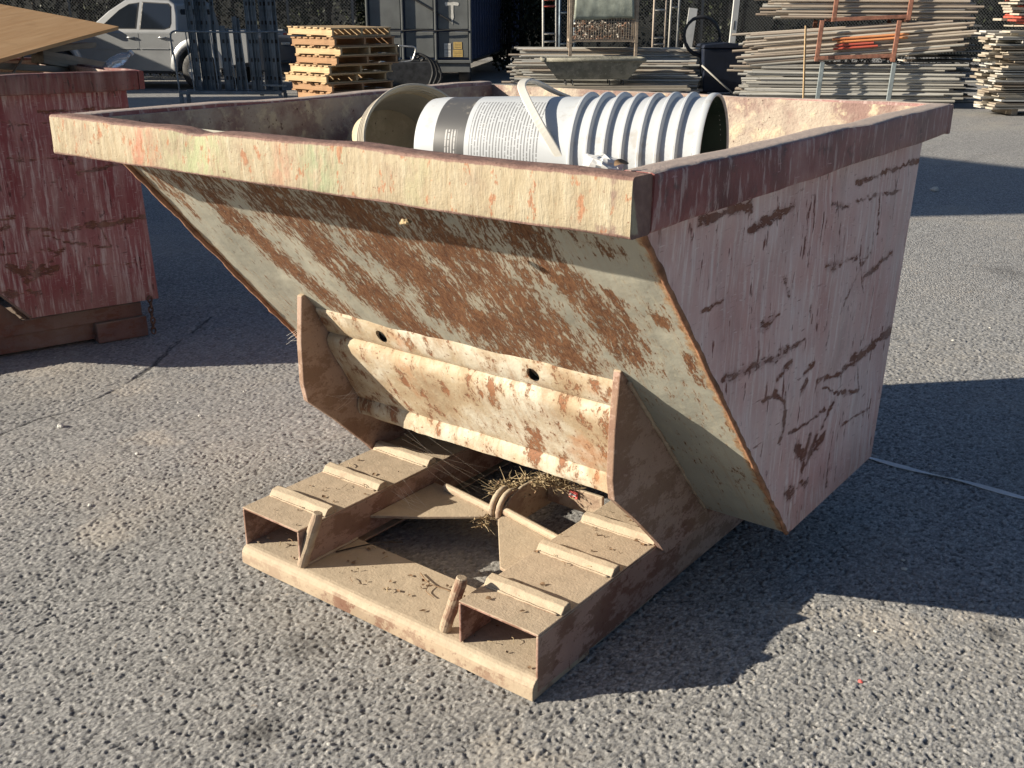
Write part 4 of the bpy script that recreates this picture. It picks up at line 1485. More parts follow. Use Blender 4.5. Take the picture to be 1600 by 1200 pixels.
# ------------------------------------------------------------------ litter on the hopper's base
def litter():
    mb = MB()
    rng = random.Random(5)
    spots = []
    for k in range(75):
        spots.append((rng.uniform(-1.36, -0.35), rng.uniform(0.235, 0.43), 0.060))
    for k in range(36):
        spots.append((rng.uniform(-0.565, -0.337), rng.uniform(0.24, 0.95), 0.176))
    for k in range(30):
        spots.append((rng.uniform(-1.375, -1.145), rng.uniform(0.24, 0.9), 0.176))
    for (x, y, z) in spots:
        kind = rng.random()
        if kind < 0.35:
            v_, f_ = leaf_mesh(rng.uniform(0.008, 0.022), rng.uniform(0.0035, 0.0075), rng.uniform(0.0, 0.08), rng.uniform(0, 6))
            R = Matrix.Rotation(rng.uniform(0, 6.28), 3, 'Z') @ Matrix.Rotation(rng.uniform(-0.3, 0.3), 3, 'X')
            mb.add([R @ Vector(p) + Vector((x, y, z + 0.001)) for p in v_], f_, 0)
        elif kind < 0.62:
            a = rng.uniform(0, 6.28)
            L = rng.uniform(0.006, 0.03)
            p = [Vector((x + math.cos(a + 0.4 * t) * L * t, y + math.sin(a + 0.4 * t) * L * t, z + 0.003 + 0.004 * math.sin(t * 3))) for t in (0, 0.33, 0.66, 1)]
            mb.tube(p, rng.uniform(0.0006, 0.0014), 4, True, rng.choice((0, 1, 1)))
        else:
            s = rng.uniform(0.002, 0.0055)
            mb.box((x, y, z + s * 0.3), (s * rng.uniform(0.8, 1.6), s, s * 0.8), (rng.random(), rng.random(), rng.random()), 2)
    o = mb.build('leaf_litter', [M['dry_dark'], M['dry'], M['dirt']], None)
    tag(o, 'dry leaf bits, twigs and dirt crumbs scattered over the dusty fork pockets', 'litter', None, 'stuff')


litter()


def weed_tuft(name, label, pts, n, spread, L, seed, mats):
    rng = random.Random(seed)
    mb = MB()
    for i in range(n):
        c = Vector(rng.choice(pts)) + Vector((rng.gauss(0, spread), rng.gauss(0, spread), abs(rng.gauss(0, spread * 0.35))))
        d = Vector((rng.gauss(0, 1), rng.gauss(0, 1), rng.gauss(0.05, 0.30))).normalized()
        b = Vector((rng.gauss(0, 1), rng.gauss(0, 1), rng.gauss(0, 0.6))).normalized()
        l = L * rng.uniform(0.4, 1.2)
        p = [c + d * (l * t) + b * (l * 0.35 * t * t) for t in (0, 0.35, 0.7, 1.0)]
        r = rng.uniform(0.0006, 0.0013)
        mb.tube(p, [r, r, r * 0.8, r * 0.5], 4, True, 0)
        if rng.random() < 0.55:
            v_, f_ = leaf_mesh(rng.uniform(0.006, 0.014), rng.uniform(0.002, 0.004), 0.2, rng.uniform(0, 6))
            R = Matrix.Rotation(rng.uniform(0, 6.28), 3, 'Z') @ Matrix.Rotation(rng.uniform(-1, 1), 3, 'X')
            q = p[rng.choice((1, 2, 3))]
            mb.add([R @ Vector(v) + q for v in v_], f_, rng.choice((0, 0, 1)))
    o = mb.build(name, mats, None)
    return tag(o, label, 'weed')


weed_tuft('dry_weed', 'straw coloured dead weed caught on the latch between the fork pockets', [(-0.87, 0.80, 0.150), (-0.84, 0.87, 0.165), (-0.80, 0.90, 0.165), (-0.90, 0.84, 0.140), (-0.76, 0.93, 0.155)], 300, 0.022, 0.042, 4, [M['dry'], M['dry_dark']])
weed_tuft('dry_weed', 'small dead weed sprig hanging at the end of the latch plate', [(-0.865, 0.695, 0.105), (-0.870, 0.690, 0.085)], 50, 0.008, 0.035, 9, [M['dry'], M['dry_dark']])
tw = MB()
for pth, r in (([(-1.02, 0.50, 0.060), (-1.05, 0.44, 0.075), (-1.10, 0.40, 0.063), (-1.13, 0.34, 0.0615)], 0.0022), ([(-1.05, 0.44, 0.075), (-1.01, 0.47, 0.085)], 0.0014)):
    tw.tube(smooth_path(pth), r, 5)
o = tw.build('twig', M['bark'], None)
tag(o, 'thin dark twig lying across the front plate by the pocket', 'twig')
tw = MB()
tw.tube(smooth_path([(-0.86, 0.40, 0.062), (-0.80, 0.37, 0.066), (-0.74, 0.38, 0.062), (-0.69, 0.36, 0.0625)]), 0.0016, 5)
tw.tube(smooth_path([(-0.80, 0.37, 0.066), (-0.785, 0.34, 0.063), (-0.75, 0.33, 0.062)]), 0.0012, 5)
o = tw.build('twig', M['dry_dark'], None)
tag(o, 'forked dry stem lying in the middle of the front plate', 'twig')

# cobwebs: fine threads strung from steel to steel
cb = MB()
rng = random.Random(2)
for (a, b, n, s) in (((-1.405, 0.56, 0.66), (-1.56, 0.60, 0.55), 7, 0.02), ((-1.15, 0.60, 0.160), (-1.04, 0.62, 0.116), 9, 0.02), ((-1.02, 0.47, 0.37), (-1.00, 0.72, 0.115), 2, 0.03), ((-1.38, 0.60, 0.38), (-1.30, 0.62, 0.42), 8, 0.03), ((-0.98, 0.50, 0.385), (-0.90, 0.78, 0.15), 6, 0.04)):
    for i in range(n):
        p = Vector(a) + Vector([rng.gauss(0, s) for _ in range(3)]) * Vector((1, 1, 1)).length / 2
        q = Vector(b) + Vector([rng.gauss(0, s) for _ in range(3)]) * 0.8
        m = (p + q) / 2 + Vector((0, 0, -0.006))
        cb.tube([p, m, q], 0.00022, 3)
o = cb.build('cobweb', M['cobweb'], None)
tag(o, 'fine torn cobweb threads strung about the hopper latch and gusset', 'cobweb', None, 'stuff')

# ------------------------------------------------------------------ on the ground
sp = MB()
path = smooth_path([(-0.75, 2.16, 0.004), (-0.42, 2.075, 0.004), (-0.19, 2.040, 0.005), (-0.02, 2.030, 0.006), (0.12, 2.042, 0.005), (0.32, 2.030, 0.005), (0.62, 2.045, 0.004), (0.9, 2.11, 0.004)], 10)
vs_, fs = [], []
for i, p in enumerate(path):
    d = (path[min(i + 1, len(path) - 1)] - path[max(i - 1, 0)]).normalized()
    s = Vector((-d.y, d.x, 0)) * 0.008
    tl = 0.003 * math.sin(i * 0.31)
    vs_ += [p + s + Vector((0, 0, tl)), p - s - Vector((0, 0, tl)), p - s + Vector((0, 0, 0.0018 - tl)), p + s + Vector((0, 0, 0.0018 + tl))]
for i in range(len(path) - 1):
    for k in range(4):
        fs.append((i * 4 + k, i * 4 + (k + 1) % 4, i * 4 + 4 + (k + 1) % 4, i * 4 + 4 + k))
sp.add(vs_, fs)
o = sp.build('packing_strap', M['strap'], None)
tag(o, 'thin grey packing strap lying on the asphalt behind the pale hopper', 'strap')


def pebble(c, s, label, mat='pebble', seed=0, group='loose pebbles on the asphalt'):
    o = crumple('pebble', label, 'pebble', M[mat], (c[0], c[1], s * 0.35), s, seed, 6, None, 0.75)
    o['group'] = group


pebble((-2.769, 0.438), 0.015, 'pale pebble lying by the crack in the asphalt', seed=1)
pebble((-1.787, 8.217), 0.035, 'white stone chip on the far open asphalt', seed=2)
pebble((0.238, 0.745), 0.0055, 'small red chip of plastic on the sunlit asphalt', 'red_speck', 3)
rng = random.Random(12)
for k in range(46):
    f = rng.uniform(1.7, 5.0)
    r = rng.uniform(-0.5, 0.5) * f * 0.98
    p = yard(r, f)
    if -1.75 < p.x < 0.05 and -0.05 < p.y < 1.75:
        continue
    pebble((p.x, p.y), rng.uniform(0.004, 0.0085), 'tiny grey stone chip loose on the asphalt', 'pebble', rng.uniform(0, 50))

# ------------------------------------------------------------------ load of the red hopper
T = Vector((-4.653, 2.094, 1.426))
eN = Vector((0.832, -1.126, -0.120)).normalized()
eF = Vector((-0.513, -0.396, 0.116))
eF = (eF - eN * eF.dot(eN)).normalized()
up = eF.cross(eN).normalized()
if up.z < 0:
    up = -up
mbp = MB()
nx, ny = 30, 16
vs_, fs = [], []
for lay in (0, 1):
    for j in range(ny + 1):
        for i in range(nx + 1):
            u, v = i / nx * 2.44, j / ny * 1.22
            z = 0.004 * math.sin(u * 1.4 + v) - lay * 0.018
            vs_.append((u, v, z))
W_ = nx + 1
N1 = W_ * (ny + 1)
for j in range(ny):
    for i in range(nx):
        a = j * W_ + i
        fs.append((a, a + 1, a + W_ + 1, a + W_))
        fs.append((N1 + a, N1 + a + W_, N1 + a + W_ + 1, N1 + a + 1))
ring = list(range(W_)) + [j * W_ + nx for j in range(1, ny + 1)] + [ny * W_ + i for i in range(nx - 1, -1, -1)] + [j * W_ for j in range(ny - 1, 0, -1)]
for a, b in zip(ring, ring[1:] + ring[:1]):
    fs.append((a, N1 + a, N1 + b, b))
mbp.add(vs_, fs)
ply = mbp.build('plywood_sheet', M['ply'], None)
ply.matrix_world = Matrix(((eN.x, eF.x, up.x, T.x), (eN.y, eF.y, up.y, T.y), (eN.z, eF.z, up.z, T.z), (0, 0, 0, 1)))
tag(ply, 'tan plywood sheet lying tilted on top of the red hopper', 'plywood')


def timber(name, label, a, b, w, h, mat='timber', cat='timber'):
    a, b = Vector(a), Vector(b)
    L = (b - a).length
    mb = MB()
    n = 14
    vs_, fs = [], []
    for i in range(n + 1):
        x = L * i / n
        for (yy, zz) in ((-w / 2, -h / 2), (0, -h / 2), (w / 2, -h / 2), (w / 2, 0), (w / 2, h / 2), (0, h / 2), (-w / 2, h / 2), (-w / 2, 0)):
            j = 0.05 * min(w, h) * fbm((x * 4, yy * 20, zz * 20 + a.x), 1.3, 2)
            vs_.append((x + (0.02 * mnoise.noise(Vector((yy * 40, zz * 40, 1))) if i in (0, n) else 0), yy + j, zz + j))
    for i in range(n):
        for k in range(8):
            fs.append((i * 8 + k, i * 8 + (k + 1) % 8, i * 8 + 8 + (k + 1) % 8, i * 8 + 8 + k))
    fs.append(tuple(range(8)))
    fs.append(tuple(n * 8 + k for k in range(8)))
    mb.add(vs_, fs)
    o = mb.build(name, M[mat], None, bevel=0.003)
    d = (b - a).normalized()
    s = Vector((0, 0, 1)).cross(d).normalized()
    u = d.cross(s)
    o.matrix_world = Matrix(((d.x, s.x, u.x, a.x), (d.y, s.y, u.y, a.y), (d.z, s.z, u.z, a.z), (0, 0, 0, 1)))
    return tag(o, label, cat)


timber('timber_beam', 'short weathered square timber under the plywood on the red hopper', ytm(58, 88, 5.35), ytm(158, 106, 5.75), 0.075, 0.062)
timber('timber_board', 'long pale board below the square timber in the red hopper', ytm(-60, 100, 4.9), ytm(150, 112, 5.8), 0.12, 0.03)
timber('timber_board', 'dark splintered board end sticking out from under the plywood', ytm(20, 82, 5.2), ytm(138, 70, 6.1), 0.09, 0.030)
timber('timber_board', 'dark plank lying low along the rim of the red hopper', ytm(-80, 118, 4.7), ytm(130, 121, 5.55), 0.14, 0.035)
tw = MB()
tw.tube([ytm(36, 90, 5.2), ytm(18, 118, 5.0)], 0.006, 6)
tag(tw.build('stick', M['timber'], None), 'thin stick leaning under the plywood in the red hopper', 'stick')
# clear bottle
bt = thing('plastic_bottle', 'clear crumpled plastic bottle at the end of the timber in the red hopper', 'bottle')
mb = MB()
mb.lathe([(0.0, 0.0), (0.028, 0.002), (0.034, 0.02), (0.033, 0.06), (0.030, 0.07), (0.034, 0.085), (0.033, 0.14), (0.025, 0.17), (0.014, 0.19), (0.014, 0.205)], 20)
mb.build('bottle_wall', M['clear'], bt, smooth=True)
mb = MB()
mb.lathe([(0.0, 0.222), (0.0155, 0.222), (0.0155, 0.205), (0.0, 0.205)], 16)
mb.build('bottle_cap', M['paper'], bt, smooth=True)
b0, b1 = ytm(158, 112, 5.72), ytm(182, 97, 5.80)
place_axis(bt, b0, b1 - b0)

# ------------------------------------------------------------------ yard behind: everything below stands in the yard frame
def ything(name, label, cat, r, f, z=0.0, rz=0.0, group=None):
    return thing(name, label, cat, yard(r, f, z), YARD_ROT + rz, group)


# ---- pickup truck (own frame: x forward from the rear axle, y to its right side, z up)
def pickup():
    root = thing('pickup_truck', 'silver double cab pickup truck parked behind the red hopper', 'truck', yard(-6.20, 22.7), YARD_ROT + math.pi - rad(14))
    R = 0.385
    WB = 3.24
    hw = 0.93

    def arch(cx, r, n=10):
        return [(cx + r * math.cos(rad(a)), 0.40 + r * math.sin(rad(a))) for a in [180 - 180 * i / n for i in range(n + 1)]]
    low = [(-1.15, 0.55), (-1.15, 1.10), (-1.10, 1.14), (0.42, 1.14), (0.44, 1.12), (2.15, 1.12), (2.75, 1.08), (3.75, 1.00), (4.02, 0.90), (4.10, 0.62), (4.05, 0.40), (3.24 + 0.50, 0.40)]
    low += [(3.24 + 0.47 * math.cos(rad(a)), 0.40 + 0.47 * math.sin(rad(a))) for a in range(0, 181, 18)]
    low += [(3.24 - 0.50, 0.36), (0.50, 0.36)]
    low += [(0.47 * math.cos(rad(a)), 0.40 + 0.47 * math.sin(rad(a))) for a in range(0, 181, 18)]
    low += [(-0.52, 0.45)]
    m = MB()
    m.prism(low, 1, -hw + 0.02, hw - 0.02)
    body = m.build('body', M['truck'], root, bevel=0.035, seg=3)
    # bulging fenders
    for cx in (0.0, 3.24):
        for s in (-1, 1):
            f = MB()
            vs_, fs = [], []
            A = list(range(-4, 185, 12))
            for a in A:
                for rr, yy in ((0.455, 0.90), (0.465, 0.955), (0.52, 0.965), (0.62, 0.915)):
                    vs_.append((cx + rr * math.cos(rad(a)), s * yy, 0.40 + rr * math.sin(rad(a))))
            for i in range(len(A) - 1):
                for k in range(3):
                    fs.append((i * 4 + k, i * 4 + k + 1, i * 4 + k + 5, i * 4 + k + 4))
            f.add(vs_, fs)
            f.build('fender_flare', M['truck'], body, smooth=True)
    # cab
    cab = MB()
    lo = [(0.42, 1.125), (2.42, 1.115)]
    pr = [(0.40, 1.10), (0.43, 1.45), (0.48, 1.66), (0.62, 1.745), (1.30, 1.785), (1.62, 1.755), (2.00, 1.54), (2.60, 1.09)]
    vs_, fs = [], []
    for (x, z) in pr:
        t = (z - 1.09) / 0.68
        w = (hw - 0.025) - 0.20 * t
        vs_ += [(x, -w, z), (x, w, z)]
    n = len(pr)
    fs = [(i * 2, i * 2 + 2, i * 2 + 3, i * 2 + 1) for i in range(n - 1)]
    fs.append((0, 1, 2 * n - 1, 2 * n - 2))
    fs.append(tuple(i * 2 for i in range(n)))
    fs.append(tuple(i * 2 + 1 for i in reversed(range(n))))
    cab.add(vs_, fs)
    cabo = cab.build('cab', M['truck'], root, bevel=0.03, seg=3)
    # side glass, doors, handles on both sides

    def side_pt(x, z, s, off):
        t = max(0, (z - 1.09) / 0.68)
        return (x, s * ((hw - 0.025) - 0.20 * t + off), z)
    for s in (-1, 1):
        for poly in ([(0.58, 1.22), (0.55, 1.30), (0.57, 1.60), (0.63, 1.66), (1.20, 1.69), (1.24, 1.19), (0.70, 1.185)], [(1.36, 1.20), (1.32, 1.68), (1.54, 1.655), (1.76, 1.54), (2.10, 1.27), (2.12, 1.20)]):
            fr = MB()
            c = Vector((sum(p[0] for p in poly) / len(poly), sum(p[1] for p in poly) / len(poly)))
            big = [c + (Vector(p) - c) * 1.07 for p in poly]
            n = len(poly)
            fr.add([side_pt(p[0], p[1], s, 0.003) for p in big] + [side_pt(p[0], p[1], s, 0.009) for p in poly], [(i, (i + 1) % n, n + (i + 1) % n, n + i) for i in range(n)])
            wf = fr.build('window_frame', M['black'], root)
            g = MB()
            g.add([side_pt(p[0], p[1], s, 0.008) for p in poly] + [side_pt(p[0], p[1], s, 0.0) for p in poly], [tuple(range(n)), tuple(reversed(range(n, 2 * n)))] + [(i, n + i, n + (i + 1) % n, (i + 1) % n) for i in range(n)])
            g.build('window_glass', M['glass'], wf)
        for (x0, x1) in ((0.56, 1.27), (1.285, 2.34)):
            d = MB()
            poly = [(x0, 0.44), (x0, 1.105), (x1, 1.105), (x1, 0.44)] if x0 > 1 else [(x0 + 0.06, 0.44), (x0, 0.70), (x0, 1.105), (x1, 1.105), (x1, 0.44)]
            n = len(poly)
            d.add([(p[0], s * (hw - 0.03), p[1]) for p in poly] + [(p[0], s * (hw - 0.008 - (0.02 if p[1] < 0.6 else 0)), p[1]) for p in poly], [tuple(range(n)), tuple(reversed(range(n, 2 * n)))] + [(i, n + i, n + (i + 1) % n, (i + 1) % n) for i in range(n)])
            do = d.build('door', M['truck'], root, bevel=0.008)
            h = MB()
            h.tube([(x0 + 0.06, s * (hw + 0.004), 1.015), (x0 + 0.09, s * (hw + 0.028), 1.02), (x0 + 0.22, s * (hw + 0.028), 1.02), (x0 + 0.25, s * (hw + 0.004), 1.015)], 0.017, 8)
            h.build('handle', M['truck'], do, smooth=True)
            tr = MB()
            tr.bar((x0 + 0.04, s * (hw - 0.003), 0.80), (x1 - 0.01, s * (hw - 0.003), 0.80), 0.012, 0.02)
            tr.build('crease', M['truck'], do, bevel=0.004)
        sl = MB()
        sl.bar((0.52, s * (hw - 0.05), 0.36), (2.72, s * (hw - 0.05), 0.36), 0.05, 0.10)
        sl.build('rocker_sill', M['black'], root, bevel=0.01)
        mi = MB()
        mi.box((2.12, s * (hw + 0.10), 1.22), (0.12, 0.20, 0.15))
        mi.build('mirror', M['truck'], root, bevel=0.03)
    ws_ = MB()
    ws_.add([(2.03, -0.70, 1.515), (2.03, 0.70, 1.515), (2.53, 0.84, 1.155), (2.53, -0.84, 1.155)], [(0, 1, 2, 3)])
    ws_.add([(2.045, -0.70, 1.525), (2.045, 0.70, 1.525), (2.545, 0.84, 1.165), (2.545, -0.84, 1.165)], [(0, 1, 2, 3)])
    ws_.build('windshield', M['glass'], cabo)
    rw = MB()
    rw.box((0.452, 0, 1.42), (0.02, 1.25, 0.30), (0, rad(-14), 0))
    rw.build('rear_window', M['glass'], cabo)
    # bed rails and tailgate, lamps, bumper
    for s in (-1, 1):
        b = MB()
        b.bar((-1.12, s * 0.86, 1.145), (0.40, s * 0.86, 1.145), 0.10, 0.035)
        b.build('bed_rail', M['truck'], root, bevel=0.01)
        t = MB()
        t.box((-1.152, s * 0.80, 0.92), (0.03, 0.16, 0.34))
        t.build('tail_lamp', M['tube_red'], root, bevel=0.01)
        t = MB()
        t.box((4.0, s * 0.72, 0.82), (0.12, 0.30, 0.16))
        t.build('headlight', M['glass'], root, bevel=0.02)
    t = MB()
    t.box((-1.157, 0, 0.88), (0.03, 1.40, 0.48))
    t.build('tailgate', M['truck'], root, bevel=0.01)
    t = MB()
    t.box((-1.22, 0, 0.55), (0.16, 1.70, 0.16))
    t.build('bumper', M['machine'], root, bevel=0.03)
    # wheels
    for cx in (0.0, 3.24):
        for s in (-1, 1):
            w = MB()
            w.lathe([(0.24, -0.115), (0.34, -0.12), (0.375, -0.10), (R, -0.06), (R, 0.06), (0.375, 0.10), (0.34, 0.12), (0.24, 0.115), (0.24, -0.115)], 36)
            wo_ = w.build('wheel', M['black'], root, smooth=True)
            wo_.rotation_euler = (rad(90), 0, 0)
            wo_.location = (cx, s * 0.80, R)
            rm = MB()
            rm.lathe([(0.0, 0.075), (0.07, 0.08), (0.10, 0.06), (0.235, 0.10), (0.242, 0.115), (0.242, -0.10), (0.0, -0.10)], 30)
            for k in range(6):
                a = rad(60 * k)
                rm.box((0.16 * math.cos(a), 0.16 * math.sin(a), 0.085), (0.15, 0.055, 0.03), (0, 0, a))
            ri = rm.build('rim', M['bright_metal'], wo_)
            if s > 0:
                ri.rotation_euler = (rad(180), 0, 0)
    return root


pickup()

# dark equipment cabinet by the rack
cbn = ything('equipment_box', 'dark grey equipment box standing right of the steel channel rack', 'box', -4.45, 20.6)
mb = MB()
mb.box((0, 0, 0.76), (0.85, 0.6, 0.66))
mb.build('case', M['cont_dark'], cbn, bevel=0.04)
mb = MB()
mb.box((0.18, -0.305, 0.95), (0.16, 0.02, 0.045))
mb.build('lamp', M['bright_metal'], cbn, bevel=0.005)
mb = MB()
mb.tube([(-0.1, -0.31, 0.62), (0.1, -0.36, 0.62), (0.25, -0.31, 0.62)], 0.035, 8)
mb.build('coupling', M['machine'], cbn, smooth=True)
for x in (-0.36, 0.36):
    for y in (-0.24, 0.24):
        mb = MB()
        mb.box((x, y, 0.215), (0.07, 0.07, 0.43))
        mb.build('leg', M['cont_dark'], cbn, bevel=0.006)

# ---- steel channel rack
rk = ything('channel_rack', 'dark steel rack with thin rods holding upright galvanised channels', 'rack', -4.78, 18.3)
mb = MB()
mb.bar((-0.90, -0.2, 0.21), (0.84, -0.2, 0.21), 0.06, 0.055)
mb.build('bottom_rail', M['steel_blue'], rk, bevel=0.006)
mb = MB()
mb.bar((-0.90, 0.2, 0.21), (0.84, 0.2, 0.21), 0.06, 0.055)
mb.build('bottom_rail', M['steel_blue'], rk, bevel=0.006)
for x in (-0.62, -0.2, 0.1, 0.30):
    mb = MB()
    mb.tube([(x - 0.02, -0.2, 0.21), (x - 0.10, -0.12, 1.20)], 0.011, 6)
    mb.build('rod', M['steel_blue'], rk)
mb = MB()
mb.tube(smooth_path([(-0.90, -0.2, 0.0), (-0.90, -0.2, 0.3), (-0.93, -0.2, 0.8), (-0.955, -0.2, 1.1), (-0.90, -0.2, 1.2), (-0.7, -0.2, 1.205), (0.0, -0.2, 1.19), (0.92, -0.2, 1.2)]), 0.016, 8)
mb.build('guard_rail', M['steel_blue'], rk, smooth=True)
for x in (-0.88, 0.82):
    for y in (-0.2, 0.2):
        mb = MB()
        mb.box((x, y, 0.09), (0.06, 0.06, 0.18))
        mb.build('foot', M['steel_blue'], rk, bevel=0.005)
mb = MB()
mb.bar((0.55, -0.24, 0.34), (0.95, -0.24, 0.33), 0.05, 0.03)
mb.build('step_bar', M['steel_blue'], rk)
ch_mesh = None
chn = []
rng = random.Random(21)
for x0, n, top in ((-0.66, 2, 2.75), (-0.52, 3, 2.7), (-0.35, 2, 2.7), (-0.13, 2, 1.25), (0.10, 2, 1.45), (0.36, 3, 2.75), (0.56, 2, 2.65), (0.74, 2, 2.6)):
    for k in range(n):
        mb = MB()
        w = rng.uniform(0.055, 0.10)
        H = top - 0.24 + rng.uniform(-0.05, 0.05)
        t = 0.008
        mb.box((0, 0, H / 2), (w, t, H))
        mb.box((-w / 2 + t / 2, -0.02, H / 2), (t, 0.032, H))
        mb.box((w / 2 - t / 2, -0.02, H / 2), (t, 0.032, H))
        for hz in range(int(H / 0.3)):
            mb.box((0, -0.006, 0.2 + hz * 0.3), (w * 0.35, 0.008, 0.06), mi=1)
        o = mb.build('steel_channel', [M['steel_blue'], M['black']], None, bevel=0.002)
        o.location = yard(-4.78 + x0 + k * 0.062, 18.3 + rng.uniform(-0.14, 0.14), 0.24)
        o.rotation_euler = (rng.uniform(-0.02, 0.02), rng.uniform(-0.035, -0.005), YARD_ROT + rng.uniform(-0.2, 0.2))
        tag(o, 'upright galvanised steel channel standing in the dark rack', 'channel', 'steel channels in the rack')

# ---- pallets
def make_pallet(mat):
    root = thing('pallet', 'wooden pallet', 'pallet')
    L, Wd = 1.20, 1.00
    sm = MB()
    sm.box((0, 0, 0), (Wd, 0.038, 0.09))
    s0 = sm.build('stringer', M[mat], root, bevel=0.003)
    s0.location = (0, -0.56, 0.064)
    for y in (0.0, 0.56):
        dup(s0, root, (0, y, 0.064))
    dm = MB()
    dm.box((0, 0, 0), (0.10, L, 0.018))
    d0 = dm.build('deck_board', M[mat], root, bevel=0.002)
    d0.location = (-0.45, 0, 0.119)
    for i in range(1, 7):
        dup(d0, root, (-0.45 + i * 0.15, 0, 0.119))
    for i in range(3):
        dup(d0, root, (-0.45 + i * 0.45, 0, 0.009))
    return root


pal = [make_pallet('pallet'), make_pallet('pallet_old')]
rng = random.Random(31)
NP = 10
rows = [(-0.00, 0), (0.00, 0), (0.0, 1), (-0.10, 1), (-0.18, 0), (-0.12, 0), (-0.02, 1), (0.02, 0), (-0.02, 1), (-0.10, 0)]
used = [False, False]
names = ['lowest', 'second', 'third', 'fourth', 'fifth', 'sixth', 'seventh', 'eighth', 'ninth', 'topmost']
for i, (dx, k) in enumerate(rows):
    o = pal[k] if not used[k] else copy_tree(pal[k])
    used[k] = True
    tilt = (0, 0)
    if i == 9:
        tilt = (rad(0), rad(1.2))
    o.location = yard(-2.52 + dx + rng.uniform(-0.03, 0.03), 16.35 + rng.uniform(-0.05, 0.05), -0.004 + i * 0.1295 + (0.012 if i == 9 else 0))
    # stringer ends (1.2 m face) turn left and right halves toward the yard
    o.rotation_euler = (tilt[0], tilt[1], YARD_ROT + rad(-42) + rng.uniform(-0.05, 0.05))
    tag(o, '%s wooden pallet counted from the ground in the leaning pallet stack' % names[i] if i not in (0, 9) else '%s wooden pallet of the leaning pallet stack' % names[i], 'pallet', 'pallets in the stack')

# ---- grey and navy container
ct = ything('roll_off_container', 'dark grey ended container with navy ribbed side and white T mark', 'container', -2.08, 24.0)
ct.rotation_euler.z -= rad(6.2)
mb = MB()
mb.box((0, 6.0, 1.55), (2.36, 11.9, 2.10))
body = mb.build('body', M['cont_blue'], ct, bevel=0.02)
for i, (xa, xb) in enumerate(((-1.10, -0.40), (-0.30, 0.34), (0.44, 1.12))):
    for (za, zb_) in ((0.55, 1.10), (1.15, 2.52)):
        mb = MB()
        mb.box(((xa + xb) / 2, 0.035, (za + zb_) / 2), (xb - xa, 0.03, zb_ - za))
        mb.build('end_panel', M['cont_grey'], ct, bevel=0.015)
for x in (-1.15, -0.352, 0.392, 1.165):
    mb = MB()
    mb.box((x, 0.0, 1.53), (0.045, 0.09, 2.05))
    mb.build('end_post', M['cont_grey'], ct, bevel=0.01)
for k in range(26):
    mb = MB() if k == 0 else mb
    if k == 0:
        mb.box((0, 0, 0), (0.06, 0.10, 1.95))
        rib = mb.build('side_rib', M['cont_blue'], ct, bevel=0.01)
        rib.location = (1.20, 0.4, 1.52)
    else:
        dup(rib, ct, (1.20, 0.4 + k * 0.45, 1.52))
mb = MB()
mb.box((1.19, 6.0, 2.56), (0.12, 11.9, 0.09))
mb.build('top_rail', M['cont_blue'], ct, bevel=0.01)
mb = MB()
mb.tube(smooth_path([(-1.15, -0.055, 1.13), (-0.35, -0.06, 1.12), (0.0, -0.06, 1.135), (0.40, -0.06, 1.12), (0.8, -0.06, 1.14), (1.16, -0.055, 1.11)]), 0.018, 6)
mb.build('lashing_cable', M['black'], ct, smooth=True)
mb = MB()
mb.bar((-0.4, -0.01, 1.95), (0.72, -0.01, 1.33), 0.03, 0.03)
mb.build('brace_bar', M['black'], ct)
mb = MB()
mb.bar((-1.2, -0.02, 0.47), (1.2, -0.02, 0.47), 0.22, 0.06)
mb.build('sill', M['cont_grey'], ct, bevel=0.01)
mb = MB()
mb.bar((0.35, -0.03, 0.34), (1.16, -0.03, 0.34), 0.10, 0.19)
mb.build('bumper_plate', M['cont_grey'], ct, bevel=0.01)
mb = MB()
mb.box((0, 5.9, 0.36), (1.1, 11.6, 0.20))
mb.build('chassis', M['cont_dark'], ct)
mb = MB()
mb.lathe([(0.0, -0.12), (0.16, -0.12), (0.19, -0.08), (0.19, 0.08), (0.16, 0.12), (0.0, 0.12)], 24)
wh = mb.build('roller', M['black'], ct, smooth=True)
wh.rotation_euler = (0, rad(90), 0)
wh.location = (1.0, 0.25, 0.187)
dup(wh, ct, (-1.0, 0.25, 0.187))
dup(wh, ct, (1.0, 11.2, 0.187))
dup(wh, ct, (-1.0, 11.2, 0.187))
# the T mark: two painted strokes, dripping at the foot
mb = MB()
mb.prism([(0.60, 1.685), (0.62, 1.72), (0.72, 1.705), (0.80, 1.72), (0.90, 1.705), (0.92, 1.675), (0.90, 1.64), (0.795, 1.65), (0.79, 1.50), (0.80, 1.40), (0.775, 1.34), (0.762, 1.24), (0.745, 1.34), (0.735, 1.42), (0.742, 1.52), (0.735, 1.65), (0.66, 1.645), (0.63, 1.63)], 1, 0.0145, 0.0185)
mb.build('painted_letter', M['white_mark'], ct)
for (x, z, w, h, m_) in ((0.645, 0.79, 0.15, 0.13, 'white_mark'), (0.645, 0.64, 0.15, 0.14, 'white_mark'), (0.875, 0.81, 0.19, 0.15, 'yellow_mark'), (0.875, 0.645, 0.22, 0.15, 'yellow_mark')):
    mb = MB()
    mb.box((x, 0.0165, z), (w, 0.004, h))
    for k in range(3):
        mb.box((x, 0.0135, z - h * 0.25 + k * h * 0.22), (w * 0.75, 0.002, h * 0.035), mi=1)
    mb.build('sticker', [M[m_], M['cont_dark']], ct)
